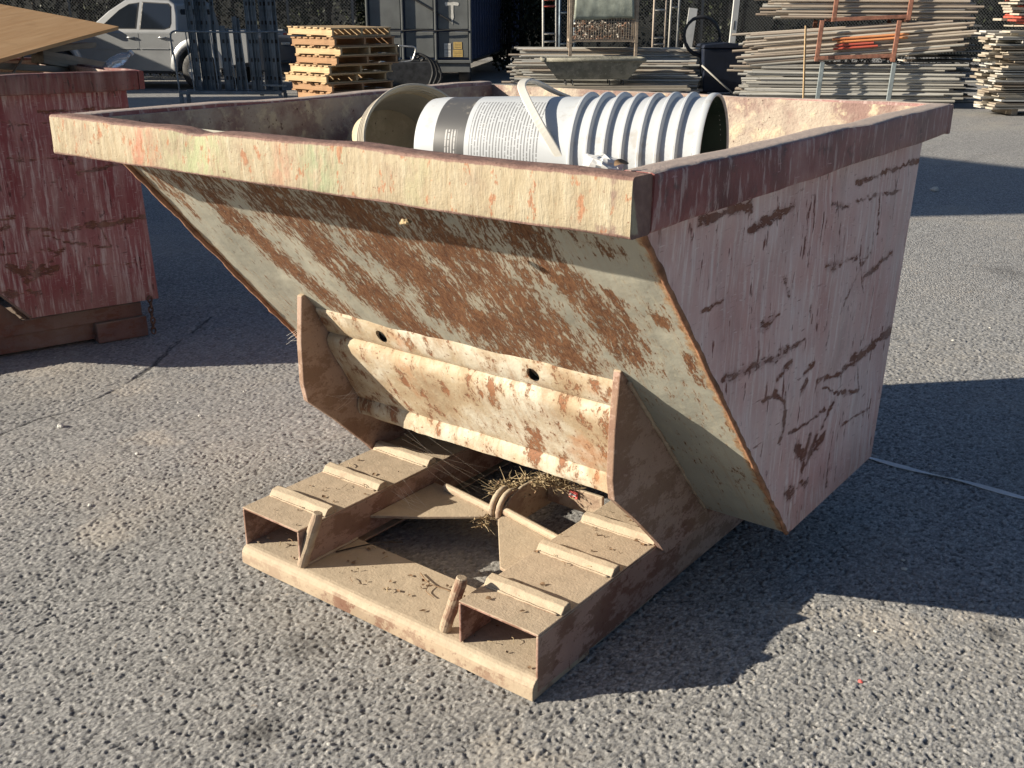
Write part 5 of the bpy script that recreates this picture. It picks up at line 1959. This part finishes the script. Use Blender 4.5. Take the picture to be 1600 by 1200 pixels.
# winch / power unit in front of it
pu = ything('hydraulic_unit', 'oily black hydraulic power unit with bent metal guard beside the pallets', 'machine', -2.25, 22.9)
mb = MB()
mb.box((0.05, 0, 0.28), (1.2, 0.7, 0.5))
mb.build('tank', M['machine'], pu, bevel=0.03)
mb = MB()
mb.box((-0.30, -0.1, 0.70), (0.30, 0.4, 0.34))
mb.build('motor_housing', M['machine'], pu, bevel=0.05)
mb = MB()
mb.tube(smooth_path([(-0.14, -0.3, 0.84), (0.05, -0.32, 0.83), (0.22, -0.32, 0.80), (0.18, -0.32, 0.62), (0.10, -0.32, 0.54), (-0.25, -0.3, 0.50), (-0.42, -0.3, 0.44)]), 0.02, 8)
mb.build('guard_bar', M['bright_metal'], pu, smooth=True)
mb = MB()
mb.lathe([(0, 0), (0.08, 0), (0.085, 0.03), (0.085, 0.14), (0.06, 0.17), (0, 0.17)], 20)
gq = mb.build('filter_can', M['bright_metal'], pu, smooth=True)
gq.location = (-0.50, -0.28, 0.44)
for k, (x, z) in enumerate(((0.28, 0.62), (0.36, 0.58), (0.45, 0.52))):
    mb = MB()
    mb.tube(smooth_path([(x - 0.15, -0.2, z), (x, -0.3, z + 0.06), (x + 0.22, -0.34, z - 0.05), (x + 0.30, -0.34, z - 0.3), (x + 0.22, -0.36, 0.06)]), 0.028, 8)
    mb.build('hose', M['black'], pu, smooth=True)
for x in (-0.15, 0.12, 0.32):
    mb = MB()
    mb.tube([(x, -0.2, 0.53), (x, -0.2, 0.62 + x * 0.1)], 0.035, 8)
    mb.build('valve', M['bright_metal'], pu, smooth=True)

# ---- scaffold tubes: each one a thing, lying in its bundle
TUBES = {}


def tube_mesh(L, r, mat):
    key = (round(L, 1), r, mat)
    if key not in TUBES:
        n = 10
        mb = MB()
        vs_, fs = [], []
        for x in (-L / 2, L / 2):
            for k in range(n):
                a = 2 * math.pi * k / n
                vs_.append((x, r * math.cos(a), r * math.sin(a)))
        for x, s in ((-L / 2, 1), (L / 2, -1)):
            for k in range(n):
                a = 2 * math.pi * k / n
                vs_.append((x + s * 0.05, r * 0.82 * math.cos(a), r * 0.82 * math.sin(a)))
        for k in range(n):
            j = (k + 1) % n
            fs += [(k, j, n + j, n + k), (k, 2 * n + k, 2 * n + j, j), (n + k, n + j, 3 * n + j, 3 * n + k)]
        fs += [tuple(2 * n + k for k in range(n)), tuple(3 * n + k for k in reversed(range(n)))]
        mb.add(vs_, fs)
        me_o = mb.build('scaffold_tube', M[mat], None)
        me = me_o.data
        me.polygons.foreach_set('use_smooth', [True] * len(me.polygons))
        try:
            me.set_sharp_from_angle(angle=rad(50))
        except Exception:
            pass
        bpy.data.objects.remove(me_o)
        TUBES[key] = me
    return TUBES[key]


def bundle(r0, r1, f0, f1, z0, z1, tilt, label, group, mats, seed, rad_t=0.0205, jitter=0.10, vis_rows=4, pitch=0.0425, bow=0.009, yaw=0.0):
    rng = random.Random(seed)
    L = r1 - r0
    nz = int((z1 - z0) / pitch)
    nf = vis_rows
    for iz in range(nz):
        for k in range(nf):
            if iz < nz - 2 and k > 2:
                continue
            l = round(L * rng.choice((0.9, 0.95, 1.0, 1.0, 1.0)), 1)
            m = rng.choices([a for a, _ in mats], [b for _, b in mats])[0]
            if callable(m):
                m = m(iz / nz)
            o = bpy.data.objects.new('scaffold_tube', tube_mesh(l, rad_t, m))
            col.objects.link(o)
            rr = (r0 + r1) / 2 + rng.gauss(0, jitter)
            zz = z0 + rad_t + iz * pitch + rng.uniform(-0.004, 0.004)
            ff = f0 + (f1 - f0) * (k / max(1, nf - 1)) + (iz % 2) * 0.03 + rng.uniform(-0.014, 0.014)
            o.location = yard(rr, ff - (rr - (r0 + r1) / 2) * math.tan(yaw), zz)
            o.rotation_euler = (rng.uniform(0, 6.28), -tilt + rng.uniform(-bow, bow), YARD_ROT - yaw + rng.uniform(-0.012, 0.012))
            tag(o, label, 'tube', group)


GA, GW = 'galv', 'galv_warm'
# right-hand stack, three tiers
bundle(3.95, 7.40, 17.72, 18.5, 0.10, 0.72, 0.0, 'grey galvanised scaffold tube in the lowest tier of the tall tube stack', 'tubes of the lowest tier', [(GA, 0.85), (GW, 0.15)], 1, yaw=rad(9))
bundle(3.90, 7.40, 17.72, 18.5, 0.77, 1.32, rad(4.2), 'muddy scaffold tube sloping in the rusty cradle of the middle tier', 'tubes of the middle tier', [(GA, 0.35), (GW, 0.65)], 2, jitter=0.12, yaw=rad(9))
bundle(4.25, 7.50, 17.95, 18.6, 1.40, 2.06, 0.0, 'pale brown scaffold tube in the top tier of the tall tube stack', 'tubes of the top tier', [(GA, 0.30), (GW, 0.70)], 3, jitter=0.10, yaw=rad(9))
for i, (dz, dr, l, m) in enumerate(((1.05, 0.15, 1.1, 'tube_orange'), (1.10, 0.12, 1.2, 'tube_orange'), (0.93, -0.1, 0.7, 'tube_red'), (0.98, -0.12, 0.6, 'tube_red'))):
    o = bpy.data.objects.new('scaffold_tube', tube_mesh(l, 0.0205, m))
    col.objects.link(o)
    o.location = yard(5.75 + dr, 17.66 - dr * 0.15, dz + 0.03)
    o.rotation_euler = (0, -rad(4.2), YARD_ROT - rad(9))
    tag(o, 'bright %s painted scaffold tube in the middle tier, %s of its pair' % (('orange', 'lower'), ('orange', 'upper'), ('red', 'lower'), ('red', 'upper'))[i] if i < 4 else '', 'tube', 'painted tubes of the middle tier')


def cradle(label, r0, r1, z0, z1, f, mat, rail_z=None, depth=0.9):
    c = ything('tube_cradle', label, 'cradle', (r0 + r1) / 2, f, z0, -rad(9), 'steel cradles round the tubes')
    h = z1 - z0
    for x in (-(r1 - r0) / 2, (r1 - r0) / 2):
        for y in (0, depth):
            mb = MB()
            mb.bar((x, y, 0), (x + 0.03, y, h), 0.07, 0.05, up=(0, 1, 0))
            mb.build('post', M[mat], c, bevel=0.006)
    for y in (0, depth):
        mb = MB()
        mb.bar((-(r1 - r0) / 2 - 0.03, y + 0.001, rail_z), ((r1 - r0) / 2 + 0.03, y + 0.001, rail_z + 0.05 * (mat == 'rust_frame')), 0.05, 0.06)
        mb.build('rail', M[mat], c, bevel=0.006)
    for x in (-(r1 - r0) / 2, (r1 - r0) / 2):
        mb = MB()
        mb.bar((x, 0.04, rail_z - 0.005), (x, depth - 0.04, rail_z - 0.005), 0.05, 0.055)
        mb.build('cross_rail', M[mat], c, bevel=0.006)
    return c


cradle('grey steel cradle round the lowest tier of the tube stack', 5.10, 6.24, 0.0, 0.73, 17.60, 'grey_frame', 0.06)
cradle('rusty steel cradle round the middle tier of the tube stack', 5.03, 6.24, 0.74, 1.38, 17.60, 'rust_frame', 0.05)
cradle('rusty steel cradle round the top tier of the tube stack', 5.32, 6.50, 1.38, 2.10, 17.85, 'rust_frame', 0.01)
mb = MB()
mb.bar((0, 0, 0), (-0.06, 0.08, 1.30), 0.035, 0.02)
o = mb.build('wooden_stake', M['pallet'], None, bevel=0.003)
o.location = yard(4.84, 17.52)
o.rotation_euler = (0, 0, YARD_ROT)
tag(o, 'thin pale wooden stake leaning on the tall tube stack', 'stake')

# ---- ragged plank stacks at the far right
PL = {}


def plank_mesh(L, w, h, mat):
    k = (L, w, h, mat)
    if k not in PL:
        mb = MB()
        mb.box((0, 0, 0), (L, w, h))
        o = mb.build('scaffold_plank', M[mat], None)
        PL[k] = o.data
        bpy.data.objects.remove(o)
    return PL[k]


def plank_stack(r0, L, f, depth, z0, z1, label, group, mats, seed, ncol=3, pitch=0.036, jit=0.09):
    rng = random.Random(seed)
    n = int((z1 - z0) / pitch)
    for i in range(n):
        for k in range(ncol):
            l = rng.choice((L, L, L - 0.2))
            h = rng.choice((0.018, 0.026, 0.033))
            m = rng.choice(mats)
            o = bpy.data.objects.new('scaffold_plank', plank_mesh(round(l, 2), round(depth / ncol * 0.93, 3), h, m))
            col.objects.link(o)
            o.location = yard(r0 + L / 2 + rng.gauss(0, jit), f + depth * (k + 0.5) / ncol, z0 + h / 2 + i * pitch)
            o.rotation_euler = (rng.uniform(-0.02, 0.02), rng.uniform(-0.006, 0.006), YARD_ROT + rad(3) + rng.uniform(-0.03, 0.03))
            tag(o, label, 'plank', group)


plank_stack(7.42, 2.4, 16.3, 0.75, 0.10, 1.27, 'grey weathered scaffold plank in the ragged tall stack beside the tubes', 'planks of the ragged stack', ['board', 'galv', 'board', 'timber'], 4)
plank_stack(6.95, 0.62, 18.8, 0.8, 1.38, 2.05, 'short grey board on the shadowed stack behind the ragged planks', 'boards of the rear stack', ['galv', 'board', 'timber'], 5, 2, 0.05, 0.05)
plank_stack(7.62, 1.8, 16.4, 0.6, 1.30, 1.75, 'red painted board on top of the ragged plank stack', 'red boards of the ragged stack', ['tube_red', 'tube_red', 'board', 'galv_warm'], 6, 2, 0.04, 0.06)
plank_stack(6.95, 1.3, 18.7, 0.9, 0.0, 1.37, 'dark board low in the shadowed stack behind the ragged planks', 'low boards of the rear stack', ['timber', 'galv'], 8, 2, 0.085, 0.05)
for k in range(2):
    mb = MB()
    mb.box((0, 0, 0.05), (0.10, 0.7, 0.10))
    o = mb.build('timber_bearer', M['timber'], None, bevel=0.005)
    o.location = yard(7.8 + k * 1.4, 16.68, 0)
    o.rotation_euler = (0, 0, YARD_ROT)
    tag(o, 'square timber bearer under the ragged plank stack', 'timber', 'bearers under the planks')

# ---- centre pile
bundle(0.05, 3.50, 20.28, 20.6, 0.10, 0.66, 0.0, 'galvanised scaffold tube low in the pile behind the mortar trough', 'tubes of the trough pile', [(GA, 0.75), (GW, 0.25)], 11, jitter=0.09, vis_rows=3, yaw=rad(6))
bundle(0.05, 3.70, 20.78, 21.1, 0.10, 0.88, 0.0, 'galvanised scaffold tube at the back of the pile under the mesh cage', 'tubes of the cage pile', [(GA, 0.8), (GW, 0.2)], 12, jitter=0.12, vis_rows=2, yaw=rad(6))

cg = ything('mesh_cage', 'dusty wire mesh cage with tarp top and scrap fittings standing on the tube pile', 'cage', 1.72, 20.30, 0.66)
hx, dp = 0.62, 0.62
for x in (-hx, hx):
    for y in (0, dp):
        mb = MB()
        mb.box((x, y, 0.58), (0.06, 0.06, 1.15))
        mb.build('post', M['dustywire'], cg, bevel=0.005)
        mb = MB()
        mb.prism([(x - 0.05 * (1 if x < 0 else -1) * 0 - 0.03, 0.30), (x + 0.03, 0.30), (x + (0.14 if x < 0 else -0.14), 0.33), (x - 0.03, 0.33)] if x < 0 else [(x + 0.03, 0.30), (x - 0.03, 0.30), (x - 0.14, 0.33), (x + 0.03, 0.33)], 1, y - 0.033, y - 0.030)
        mb.build('corner_bracket', M['dustywire'], cg)
for z in (0.345, 1.14):
    for y in (0, dp):
        mb = MB()
        mb.bar((-hx + 0.03, y, z), (hx - 0.03, y, z), 0.045, 0.05)
        mb.build('rail', M['dustywire'], cg, bevel=0.004)
    for x in (-hx, hx):
        mb = MB()
        mb.bar((x, 0.03, z), (x, dp - 0.03, z), 0.045, 0.05)
        mb.build('rail', M['dustywire'], cg, bevel=0.004)
mb = MB()
mb.box((0, dp / 2, 0.33), (2 * hx - 0.05, dp - 0.05, 0.012))
mb.build('tray', M['rust_frame'], cg)
mb = MB()
for i in range(25):
    x = -hx + 0.05 + i * (2 * hx - 0.1) / 24
    mb.bar((x, -0.025, 0.36), (x, -0.025, 1.13), 0.011, 0.008, up=(0, 1, 0))
for i in range(16):
    z = 0.39 + i * 0.048
    mb.bar((-hx + 0.03, -0.018, z), (hx - 0.03, -0.018, z), 0.008, 0.011)
mb.build('wire_mesh', M['dustywire'], cg)
# tarp thrown over the upper half
vs_, fs = [], []
nx = 26
prof = [(-0.048, 0.735), (-0.06, 0.78), (-0.058, 0.92), (-0.045, 1.08), (-0.01, 1.18), (0.12, 1.215), (0.35, 1.22), (0.55, 1.20), (0.66, 1.05), (0.67, 0.8)]
for (y, z) in prof:
    for i in range(nx + 1):
        x = (-0.565 + 1.13 * i / nx)
        pin = 1 - 0.05 * (z - 0.735) / 0.5
        j = 0.018 * fbm((x * 3, y * 4, z * 4), 1.2, 3)
        zz = z + (0.018 * math.sin(x * 5) - 0.01 if z < 0.75 else 0)
        vs_.append((x * pin, y - abs(j) * 0.7, zz + j * 0.5))
for a in range(len(prof) - 1):
    for i in range(nx):
        k = a * (nx + 1) + i
        fs.append((k, k + 1, k + nx + 2, k + nx + 1))
mb = MB()
mb.add(vs_, fs)
tp = mb.build('tarp_cover', M['tarp'], cg, smooth=True)
sd = tp.modifiers.new('thickness', 'SOLIDIFY')
sd.thickness = 0.004
rng = random.Random(77)
fit = MB()
for i in range(170):
    p = Vector((rng.uniform(-hx + 0.08, hx - 0.08), rng.uniform(0.04, dp - 0.08), 0.345 + rng.uniform(0.0, 0.34)))
    d = Vector((rng.gauss(0, 1), rng.gauss(0, 0.5), rng.gauss(0, 0.6))).normalized() * rng.uniform(0.04, 0.12)
    fit.tube([p - d / 2, p + d / 2], rng.uniform(0.01, 0.024), 7, True, 0 if rng.random() < 0.6 else 1)
o = fit.build('scaffold_fittings', [M['scrap_pale'], M['scrap_rust']], None)
o.location = cg.location
o.rotation_euler = cg.rotation_euler
tag(o, 'jumbled scaffold couplers and fittings heaped inside the mesh cage', 'fittings', None, 'stuff')

tg = ything('mortar_trough', 'mortar crusted steel trough standing in front of the tube pile', 'trough', 1.48, 19.35, 0.235)
top, bot = (0.93, 0.36), (0.64, 0.22)
mb = MB()
v0 = [(-top[0], 0, 0.46), (top[0], 0, 0.46), (top[0], 2 * top[1], 0.46), (-top[0], 2 * top[1], 0.46)]
v1 = [(-bot[0], top[1] - bot[1], 0.11), (bot[0], top[1] - bot[1], 0.11), (bot[0], top[1] + bot[1], 0.11), (-bot[0], top[1] + bot[1], 0.11)]
mb.add(v0 + v1, [(0, 4, 5, 1), (1, 5, 6, 2), (2, 6, 7, 3), (3, 7, 4, 0), (4, 7, 6, 5)])
t0 = mb.build('tub', M['trough'], tg)
sd = t0.modifiers.new('thickness', 'SOLIDIFY')
sd.thickness = 0.012
mb = MB()
ringp = [Vector(p) for p in v0]
pts = []
for i in range(4):
    a, b = ringp[i], ringp[(i + 1) % 4]
    pts += [a.lerp(b, 0.04), a.lerp(b, 0.5), a.lerp(b, 0.96)]
mb.tube(pts + [pts[0]], 0.035, 8)
mb.build('rolled_rim', M['trough'], tg, smooth=True)
for x in (-0.5, -0.38, 0.30, 0.55):
    mb = MB()
    mb.tube(smooth_path([(x, 0.16, 0.10), (x + 0.015, 0.15, 0.06), (x + 0.01, 0.15, 0.008)]), 0.012, 6)
    mb.build('leg', M['machine'], tg)
    mb = MB()
    mb.tube(smooth_path([(x, 0.56, 0.10), (x + 0.015, 0.57, 0.06), (x + 0.01, 0.57, 0.008)]), 0.012, 6)
    mb.build('leg', M['machine'], tg)

for i, (z, r, L, w) in enumerate(((0.155, 1.62, 3.25, 0.22), (0.155, 1.55, 3.3, 0.22), (0.195, 1.60, 3.2, 0.23), (0.195, 1.66, 3.25, 0.23))):
    o = bpy.data.objects.new('scaffold_plank', plank_mesh(L, w, 0.038, 'board'))
    col.objects.link(o)
    o.location = yard(r, 19.36 + 0.3 * (i % 2) + (0.12 if i > 1 else 0), z + 0.02)
    o.rotation_euler = (0, rad(-0.4), YARD_ROT + rad((-0.6, 0.5, 0.8, -0.5)[i]))
    tag(o, 'long pale plank lying under the mortar trough', 'plank', 'planks under the trough')
for k in range(2):
    mb = MB()
    mb.box((0, 0, 0.072), (0.12, 0.75, 0.155))
    o = mb.build('timber_bearer', M['timber'], None, bevel=0.005)
    o.location = yard(0.5 + k * 2.2, 19.58, 0)
    o.rotation_euler = (0, 0, YARD_ROT)
    tag(o, 'timber bearer under the planks of the mortar trough', 'timber', 'bearers under the trough planks')
for k in range(2):
    mb = MB()
    mb.box((0, 0, 0.05), (0.12, 0.95, 0.10))
    o = mb.build('timber_bearer', M['timber'], None, bevel=0.005)
    o.location = yard(0.6 + k * 2.2, 20.7, 0)
    o.rotation_euler = (0, 0, YARD_ROT)
    tag(o, 'timber bearer under the tube pile behind the trough', 'timber', 'bearers under the tube pile')

# ---- upright frames behind the cage
def frame(label, r, f, w, H, lean, mats, rungs):
    o = ything('ladder_frame', label, 'scaffolding', r, f, 0, 0.1, 'scaffold frames standing behind the cage')
    for x in (0, w):
        mb = MB()
        mb.tube([(x, 0, 0), (x + lean, 0.1, H)], 0.023, 8)
        mb.build('upright', M[mats[0]], o, smooth=True)
    for i, z in enumerate(rungs):
        mb = MB()
        t = z / H
        mb.tube([(lean * t, 0.1 * t, z), (w + lean * t, 0.1 * t, z)], 0.020, 8)
        mb.build('rung', M[mats[1 + i % (len(mats) - 1)]], o, smooth=True)
    return o


frame('pale scaffold frame with red rungs standing left of the mesh cage', 0.64, 21.6, 0.26, 2.3, -0.02, ('galv', 'galv', 'galv', 'tube_red', 'tube_red', 'tube_red'), (0.95, 1.10, 1.62, 1.74, 1.9))
frame('narrow grey scaffold frame close behind the left side of the mesh cage', 0.98, 22.0, 0.30, 2.2, 0.0, ('steel_blue', 'steel_blue'), (0.9, 1.5, 2.0))
frame('warm grey scaffold frame standing right of the mesh cage', 2.84, 21.7, 0.24, 2.3, 0.02, ('galv_warm', 'galv', 'galv', 'galv', 'tube_red'), (0.90, 1.02, 1.55, 1.76))
frame('thin pale scaffold frame next to the leaning white plank', 3.22, 22.1, 0.16, 2.3, 0.04, ('galv', 'galv'), (1.6, 1.9))
mb = MB()
mb.box((0, 0, 0.80), (0.17, 0.03, 1.6))
o = mb.build('white_plank', M['post_white'], None, bevel=0.003)
o.location = yard(3.40, 21.3, 0.01)
o.rotation_euler = (rad(-9), rad(7), YARD_ROT)
tag(o, 'white painted plank leaning upright among the scaffold frames', 'plank')

# coil of black hose and navy bin, leaning pole
bn = ything('waste_bin', 'dark navy plastic waste bin between the tube piles', 'bin', 4.02, 20.6)
mb = MB()
mb.add([(-0.36, -0.30, 0.06), (0.36, -0.30, 0.06), (0.36, 0.30, 0.06), (-0.36, 0.30, 0.06), (-0.42, -0.38, 0.86), (0.42, -0.38, 0.86), (0.42, 0.38, 0.86), (-0.42, 0.38, 0.86)], [(0, 3, 2, 1), (0, 1, 5, 4), (1, 2, 6, 5), (2, 3, 7, 6), (3, 0, 4, 7), (4, 5, 6, 7)])
mb.build('bin_body', M['bin'], bn, bevel=0.03)
mb = MB()
mb.prism([(-0.43, 0.865), (0.43, 0.865), (0.40, 0.93), (0.0, 0.97), (-0.40, 0.93)], 1, -0.40, 0.42)
mb.build('bin_lid', M['bin'], bn, bevel=0.015)
for x in (-0.3, 0.3):
    mb = MB()
    mb.tube([(x - 0.03, 0.2, 0.075), (x + 0.03, 0.2, 0.075)], 0.075, 14)
    mb.build('caster', M['black'], bn)
    mb = MB()
    mb.tube([(x - 0.03, -0.2, 0.075), (x + 0.03, -0.2, 0.075)], 0.075, 14)
    mb.build('caster', M['black'], bn)
hc = MB()
for k in range(3):
    pts = []
    for a in range(0, 361, 20):
        pts.append((0.36 * math.cos(rad(a)) + 0.02 * k, 0.04 * k, 0.36 * math.sin(rad(a)) + 0.02 * k))
    hc.tube(pts, 0.024, 7)
o = hc.build('hose_coil', M['black'], None, smooth=True)
o.location = yard(3.62, 20.55, 1.06)
o.rotation_euler = (rad(-12), 0, YARD_ROT + 0.2)
tag(o, 'coil of black hose hanging over the end of the tube pile', 'hose')
mb = MB()
mb.tube([(0, 0, 0), (-0.66, 0.15, 0.56)], 0.016, 8)
o = mb.build('steel_pole', M['galv'], None, smooth=True)
o.location = yard(4.22, 19.9, 0.01)
o.rotation_euler = (0, 0, YARD_ROT)
tag(o, 'thin steel pole leaning on the navy waste bin', 'pole')

# ---- chain link fence and dark growth behind
def fence(label, r0, r1, f, posts, H=2.4, post_mat='fence'):
    fo = ything('chain_link_fence', label, 'fence', 0, f)
    for x in posts:
        mb = MB()
        mb.tube([(x, 0, 0), (x, 0, H)], 0.035, 10)
        mb.build('post', M[post_mat], fo, smooth=True)
    mb = MB()
    p = 0.075
    n = int((r1 - r0) / p)
    for i in range(-int(H / p), n):
        x = r0 + i * p
        a, b = x, x + H
        z0, z1 = 0.03, H
        if a < r0:
            z0 += r0 - a
            a = r0
        if b > r1:
            z1 -= b - r1
            b = r1
        if b - a > 0.05:
            mb.bar((a, -0.04, z0), (b, -0.04, z1), 0.0065, 0.0065)
            mb.bar((r0 + r1 - a, -0.046, z0), (r0 + r1 - b, -0.046, z1), 0.0065, 0.0065)
    mb.build('wire_mesh', M['fence'], fo)
    mb = MB()
    mb.tube([(r0, -0.02, H), (r1, -0.02, H)], 0.022, 8)
    mb.build('top_rail', M['fence'], fo, smooth=True)


fence('chain link fence behind the silver pickup truck', -17.0, -3.6, 25.2, (-16, -13, -10.25, -7.6, -5.2, -3.7))
fence('chain link fence behind the tube stacks', 1.0, 17.0, 25.4, (1.1, 2.9, 4.45, 7.6, 10.7, 13.8, 16.9))
mb = MB()
mb.box((0, 0, 1.4), (0.12, 0.08, 2.8))
mb.box((0.0, -0.042, 1.25), (0.02, 0.004, 0.18), mi=1)
o = mb.build('sign_post', [M['post_white'], M['black']], None, bevel=0.008)
o.location = yard(4.58, 22.6)
o.rotation_euler = (0, rad(2.5), YARD_ROT)
tag(o, 'pale flat steel post standing before the fence beside the tube stack', 'post')


def bush(r, f, w, h, d, n, seed, label):
    rng = np.random.RandomState(seed)
    root = ything('bush', label, 'bush', r, f, 0, 0, 'dark bushes behind the fence')
    # leaf clumps on an uneven shell with inner fill
    K = 90
    cc = np.stack([(rng.rand(K) - 0.5) * w, (rng.rand(K) - 0.5) * d, rng.rand(K) ** 0.8 * h * 0.95 + 0.05], 1)
    cr = 0.25 + 0.45 * rng.rand(K)
    k = rng.randint(0, K, n)
    u = rng.normal(size=(n, 3))
    u /= np.linalg.norm(u, axis=1)[:, None]
    c = cc[k] + u * (cr[k] * rng.rand(n) ** 0.4)[:, None]
    c[:, 2] = np.clip(c[:, 2], 0.03, None)
    a = rng.normal(size=(n, 3))
    a /= np.linalg.norm(a, axis=1)[:, None]
    b = rng.normal(size=(n, 3))
    b -= a * (a * b).sum(1)[:, None]
    b /= np.linalg.norm(b, axis=1)[:, None]
    s = (0.035 + 0.05 * rng.rand(n))[:, None]
    P = np.stack([c - a * s, c + b * s * 0.55, c + a * s, c - b * s * 0.55], 1).reshape(-1, 3)
    me = bpy.data.meshes.new('crown')
    me.vertices.add(len(P))
    me.vertices.foreach_set('co', P.astype(np.float32).ravel())
    Q = np.arange(len(P), dtype=np.int32)
    me.loops.add(len(Q))
    me.loops.foreach_set('vertex_index', Q)
    me.polygons.add(n)
    me.polygons.foreach_set('loop_start', np.arange(0, len(Q), 4, dtype=np.int32))
    me.update(calc_edges=True)
    add_attr(me, 'tone', np.repeat(rng.rand(n) ** 2, 4))
    me.materials.append(M['leaf'])
    o = bpy.data.objects.new('crown', me)
    col.objects.link(o)
    o.parent = root
    tr = MB()
    for i in range(5):
        x = rng.uniform(-w * 0.35, w * 0.35)
        tr.tube([(x, 0, 0), (x + rng.uniform(-0.2, 0.2), 0.1, h * 0.4), (x + rng.uniform(-0.5, 0.5), 0, h * 0.85)], [0.06, 0.045, 0.02], 7)
    tr.build('trunk', M['bark'], root, smooth=True)


for i, (r, f, w, h) in enumerate(((-14.5, 27.0, 4.2, 4.2), (-10.8, 26.6, 4.2, 3.8), (-7.0, 26.9, 4.2, 4.4), (-3.9, 26.7, 3.4, 3.6), (0.6, 29.5, 2.6, 4.6), (2.2, 27.0, 3.6, 4.0), (5.6, 26.8, 4.0, 4.3), (9.4, 27.2, 4.2, 3.9), (13.2, 27.0, 4.2, 4.2))):
    bush(r, f, w, h, 1.8, 9000, 40 + i, 'dark ivy covered bush behind the fence ' + ('past the lone shade container', 'ahead of the pickup truck', 'behind the pickup truck cab', 'behind the pallet stack', 'beyond the navy side of the roll off container',
                                                'behind the mesh cage', 'behind the pale flat steel post', 'behind the tall tube stack', 'behind the ragged plank stack')[i])

# dark bank added behind the bushes to hide bright sky in the gaps
vs_, fs = [], []
nb = 60
for j, (df, z) in enumerate(((0, -0.1), (1.5, 2.6), (5, 6.5), (14, 8.5), (40, 9.0))):
    for i in range(nb + 1):
        x = -70 + 140 * i / nb
        jz = z * (1 + 0.18 * mnoise.noise(Vector((x * 0.25, j * 1.7, 2))))
        p = yard(x, 38.5 + df + 0.8 * mnoise.noise(Vector((x * 0.3, j, 0))), jz)
        vs_.append(p)
for j in range(4):
    for i in range(nb):
        a = j * (nb + 1) + i
        fs.append((a, a + 1, a + nb + 2, a + nb + 1))
mb = MB()
mb.add(vs_, fs)
o = mb.build('backdrop_bank', M['bank'], None, smooth=True)
o['kind'] = 'structure'

# ---- containers guessed as unseen shade casters, added left of the view
def shade_box(label, r, f, z, L, rz, mat):
    """r, f: the near right-hand lower corner; length runs along the box's own y axis"""
    o = ything('shade_container', label, 'container', r, f, z, rz)
    W_, H_ = 2.44, 2.59
    mb = MB()
    mb.box((-W_ / 2, L / 2, H_ / 2), (W_ - 0.12, L - 0.12, H_ - 0.10))
    mb.build('wall', M[mat], o)
    for x in (-0.06, -W_ + 0.06):
        for y in (0.06, L - 0.06):
            mb = MB()
            mb.box((x, y, H_ / 2), (0.12, 0.12, H_))
            mb.build('corner_post', M[mat], o, bevel=0.01)
    mb = MB()
    mb.box((0, 0, 0), (0.035, 0.14, H_ - 0.3))
    rb = mb.build('side_rib', M[mat], o, bevel=0.008)
    rb.location = (-0.045, 0.35, H_ / 2)
    k = 1
    while 0.35 + k * 0.28 < L - 0.2:
        dup(rb, o, (-0.045, 0.35 + k * 0.28, H_ / 2))
        k += 1
    return o


RZ = math.atan2(0.62, 0.78)
shade_box('faded red container added out of view to shade the far asphalt', -7.5, 8.0, 0, 6.1, RZ, 'cont_rust')
shade_box('navy container added on the faded red one to lengthen its shadow', -7.5, 8.0, 2.594, 6.1, RZ, 'cont_blue')
shade_box('grey container added out of view to shade the channel rack', -13.0, 16.4, 0, 2.6, 0, 'cont_grey')
shade_box('navy container added on the grey one to shade the channel rack', -13.0, 16.4, 2.594, 2.6, 0, 'cont_blue')
shade_box('faded red container added out of view to shade the pickup truck', -12.6, 20.3, 0, 3.4, 0, 'cont_rust')
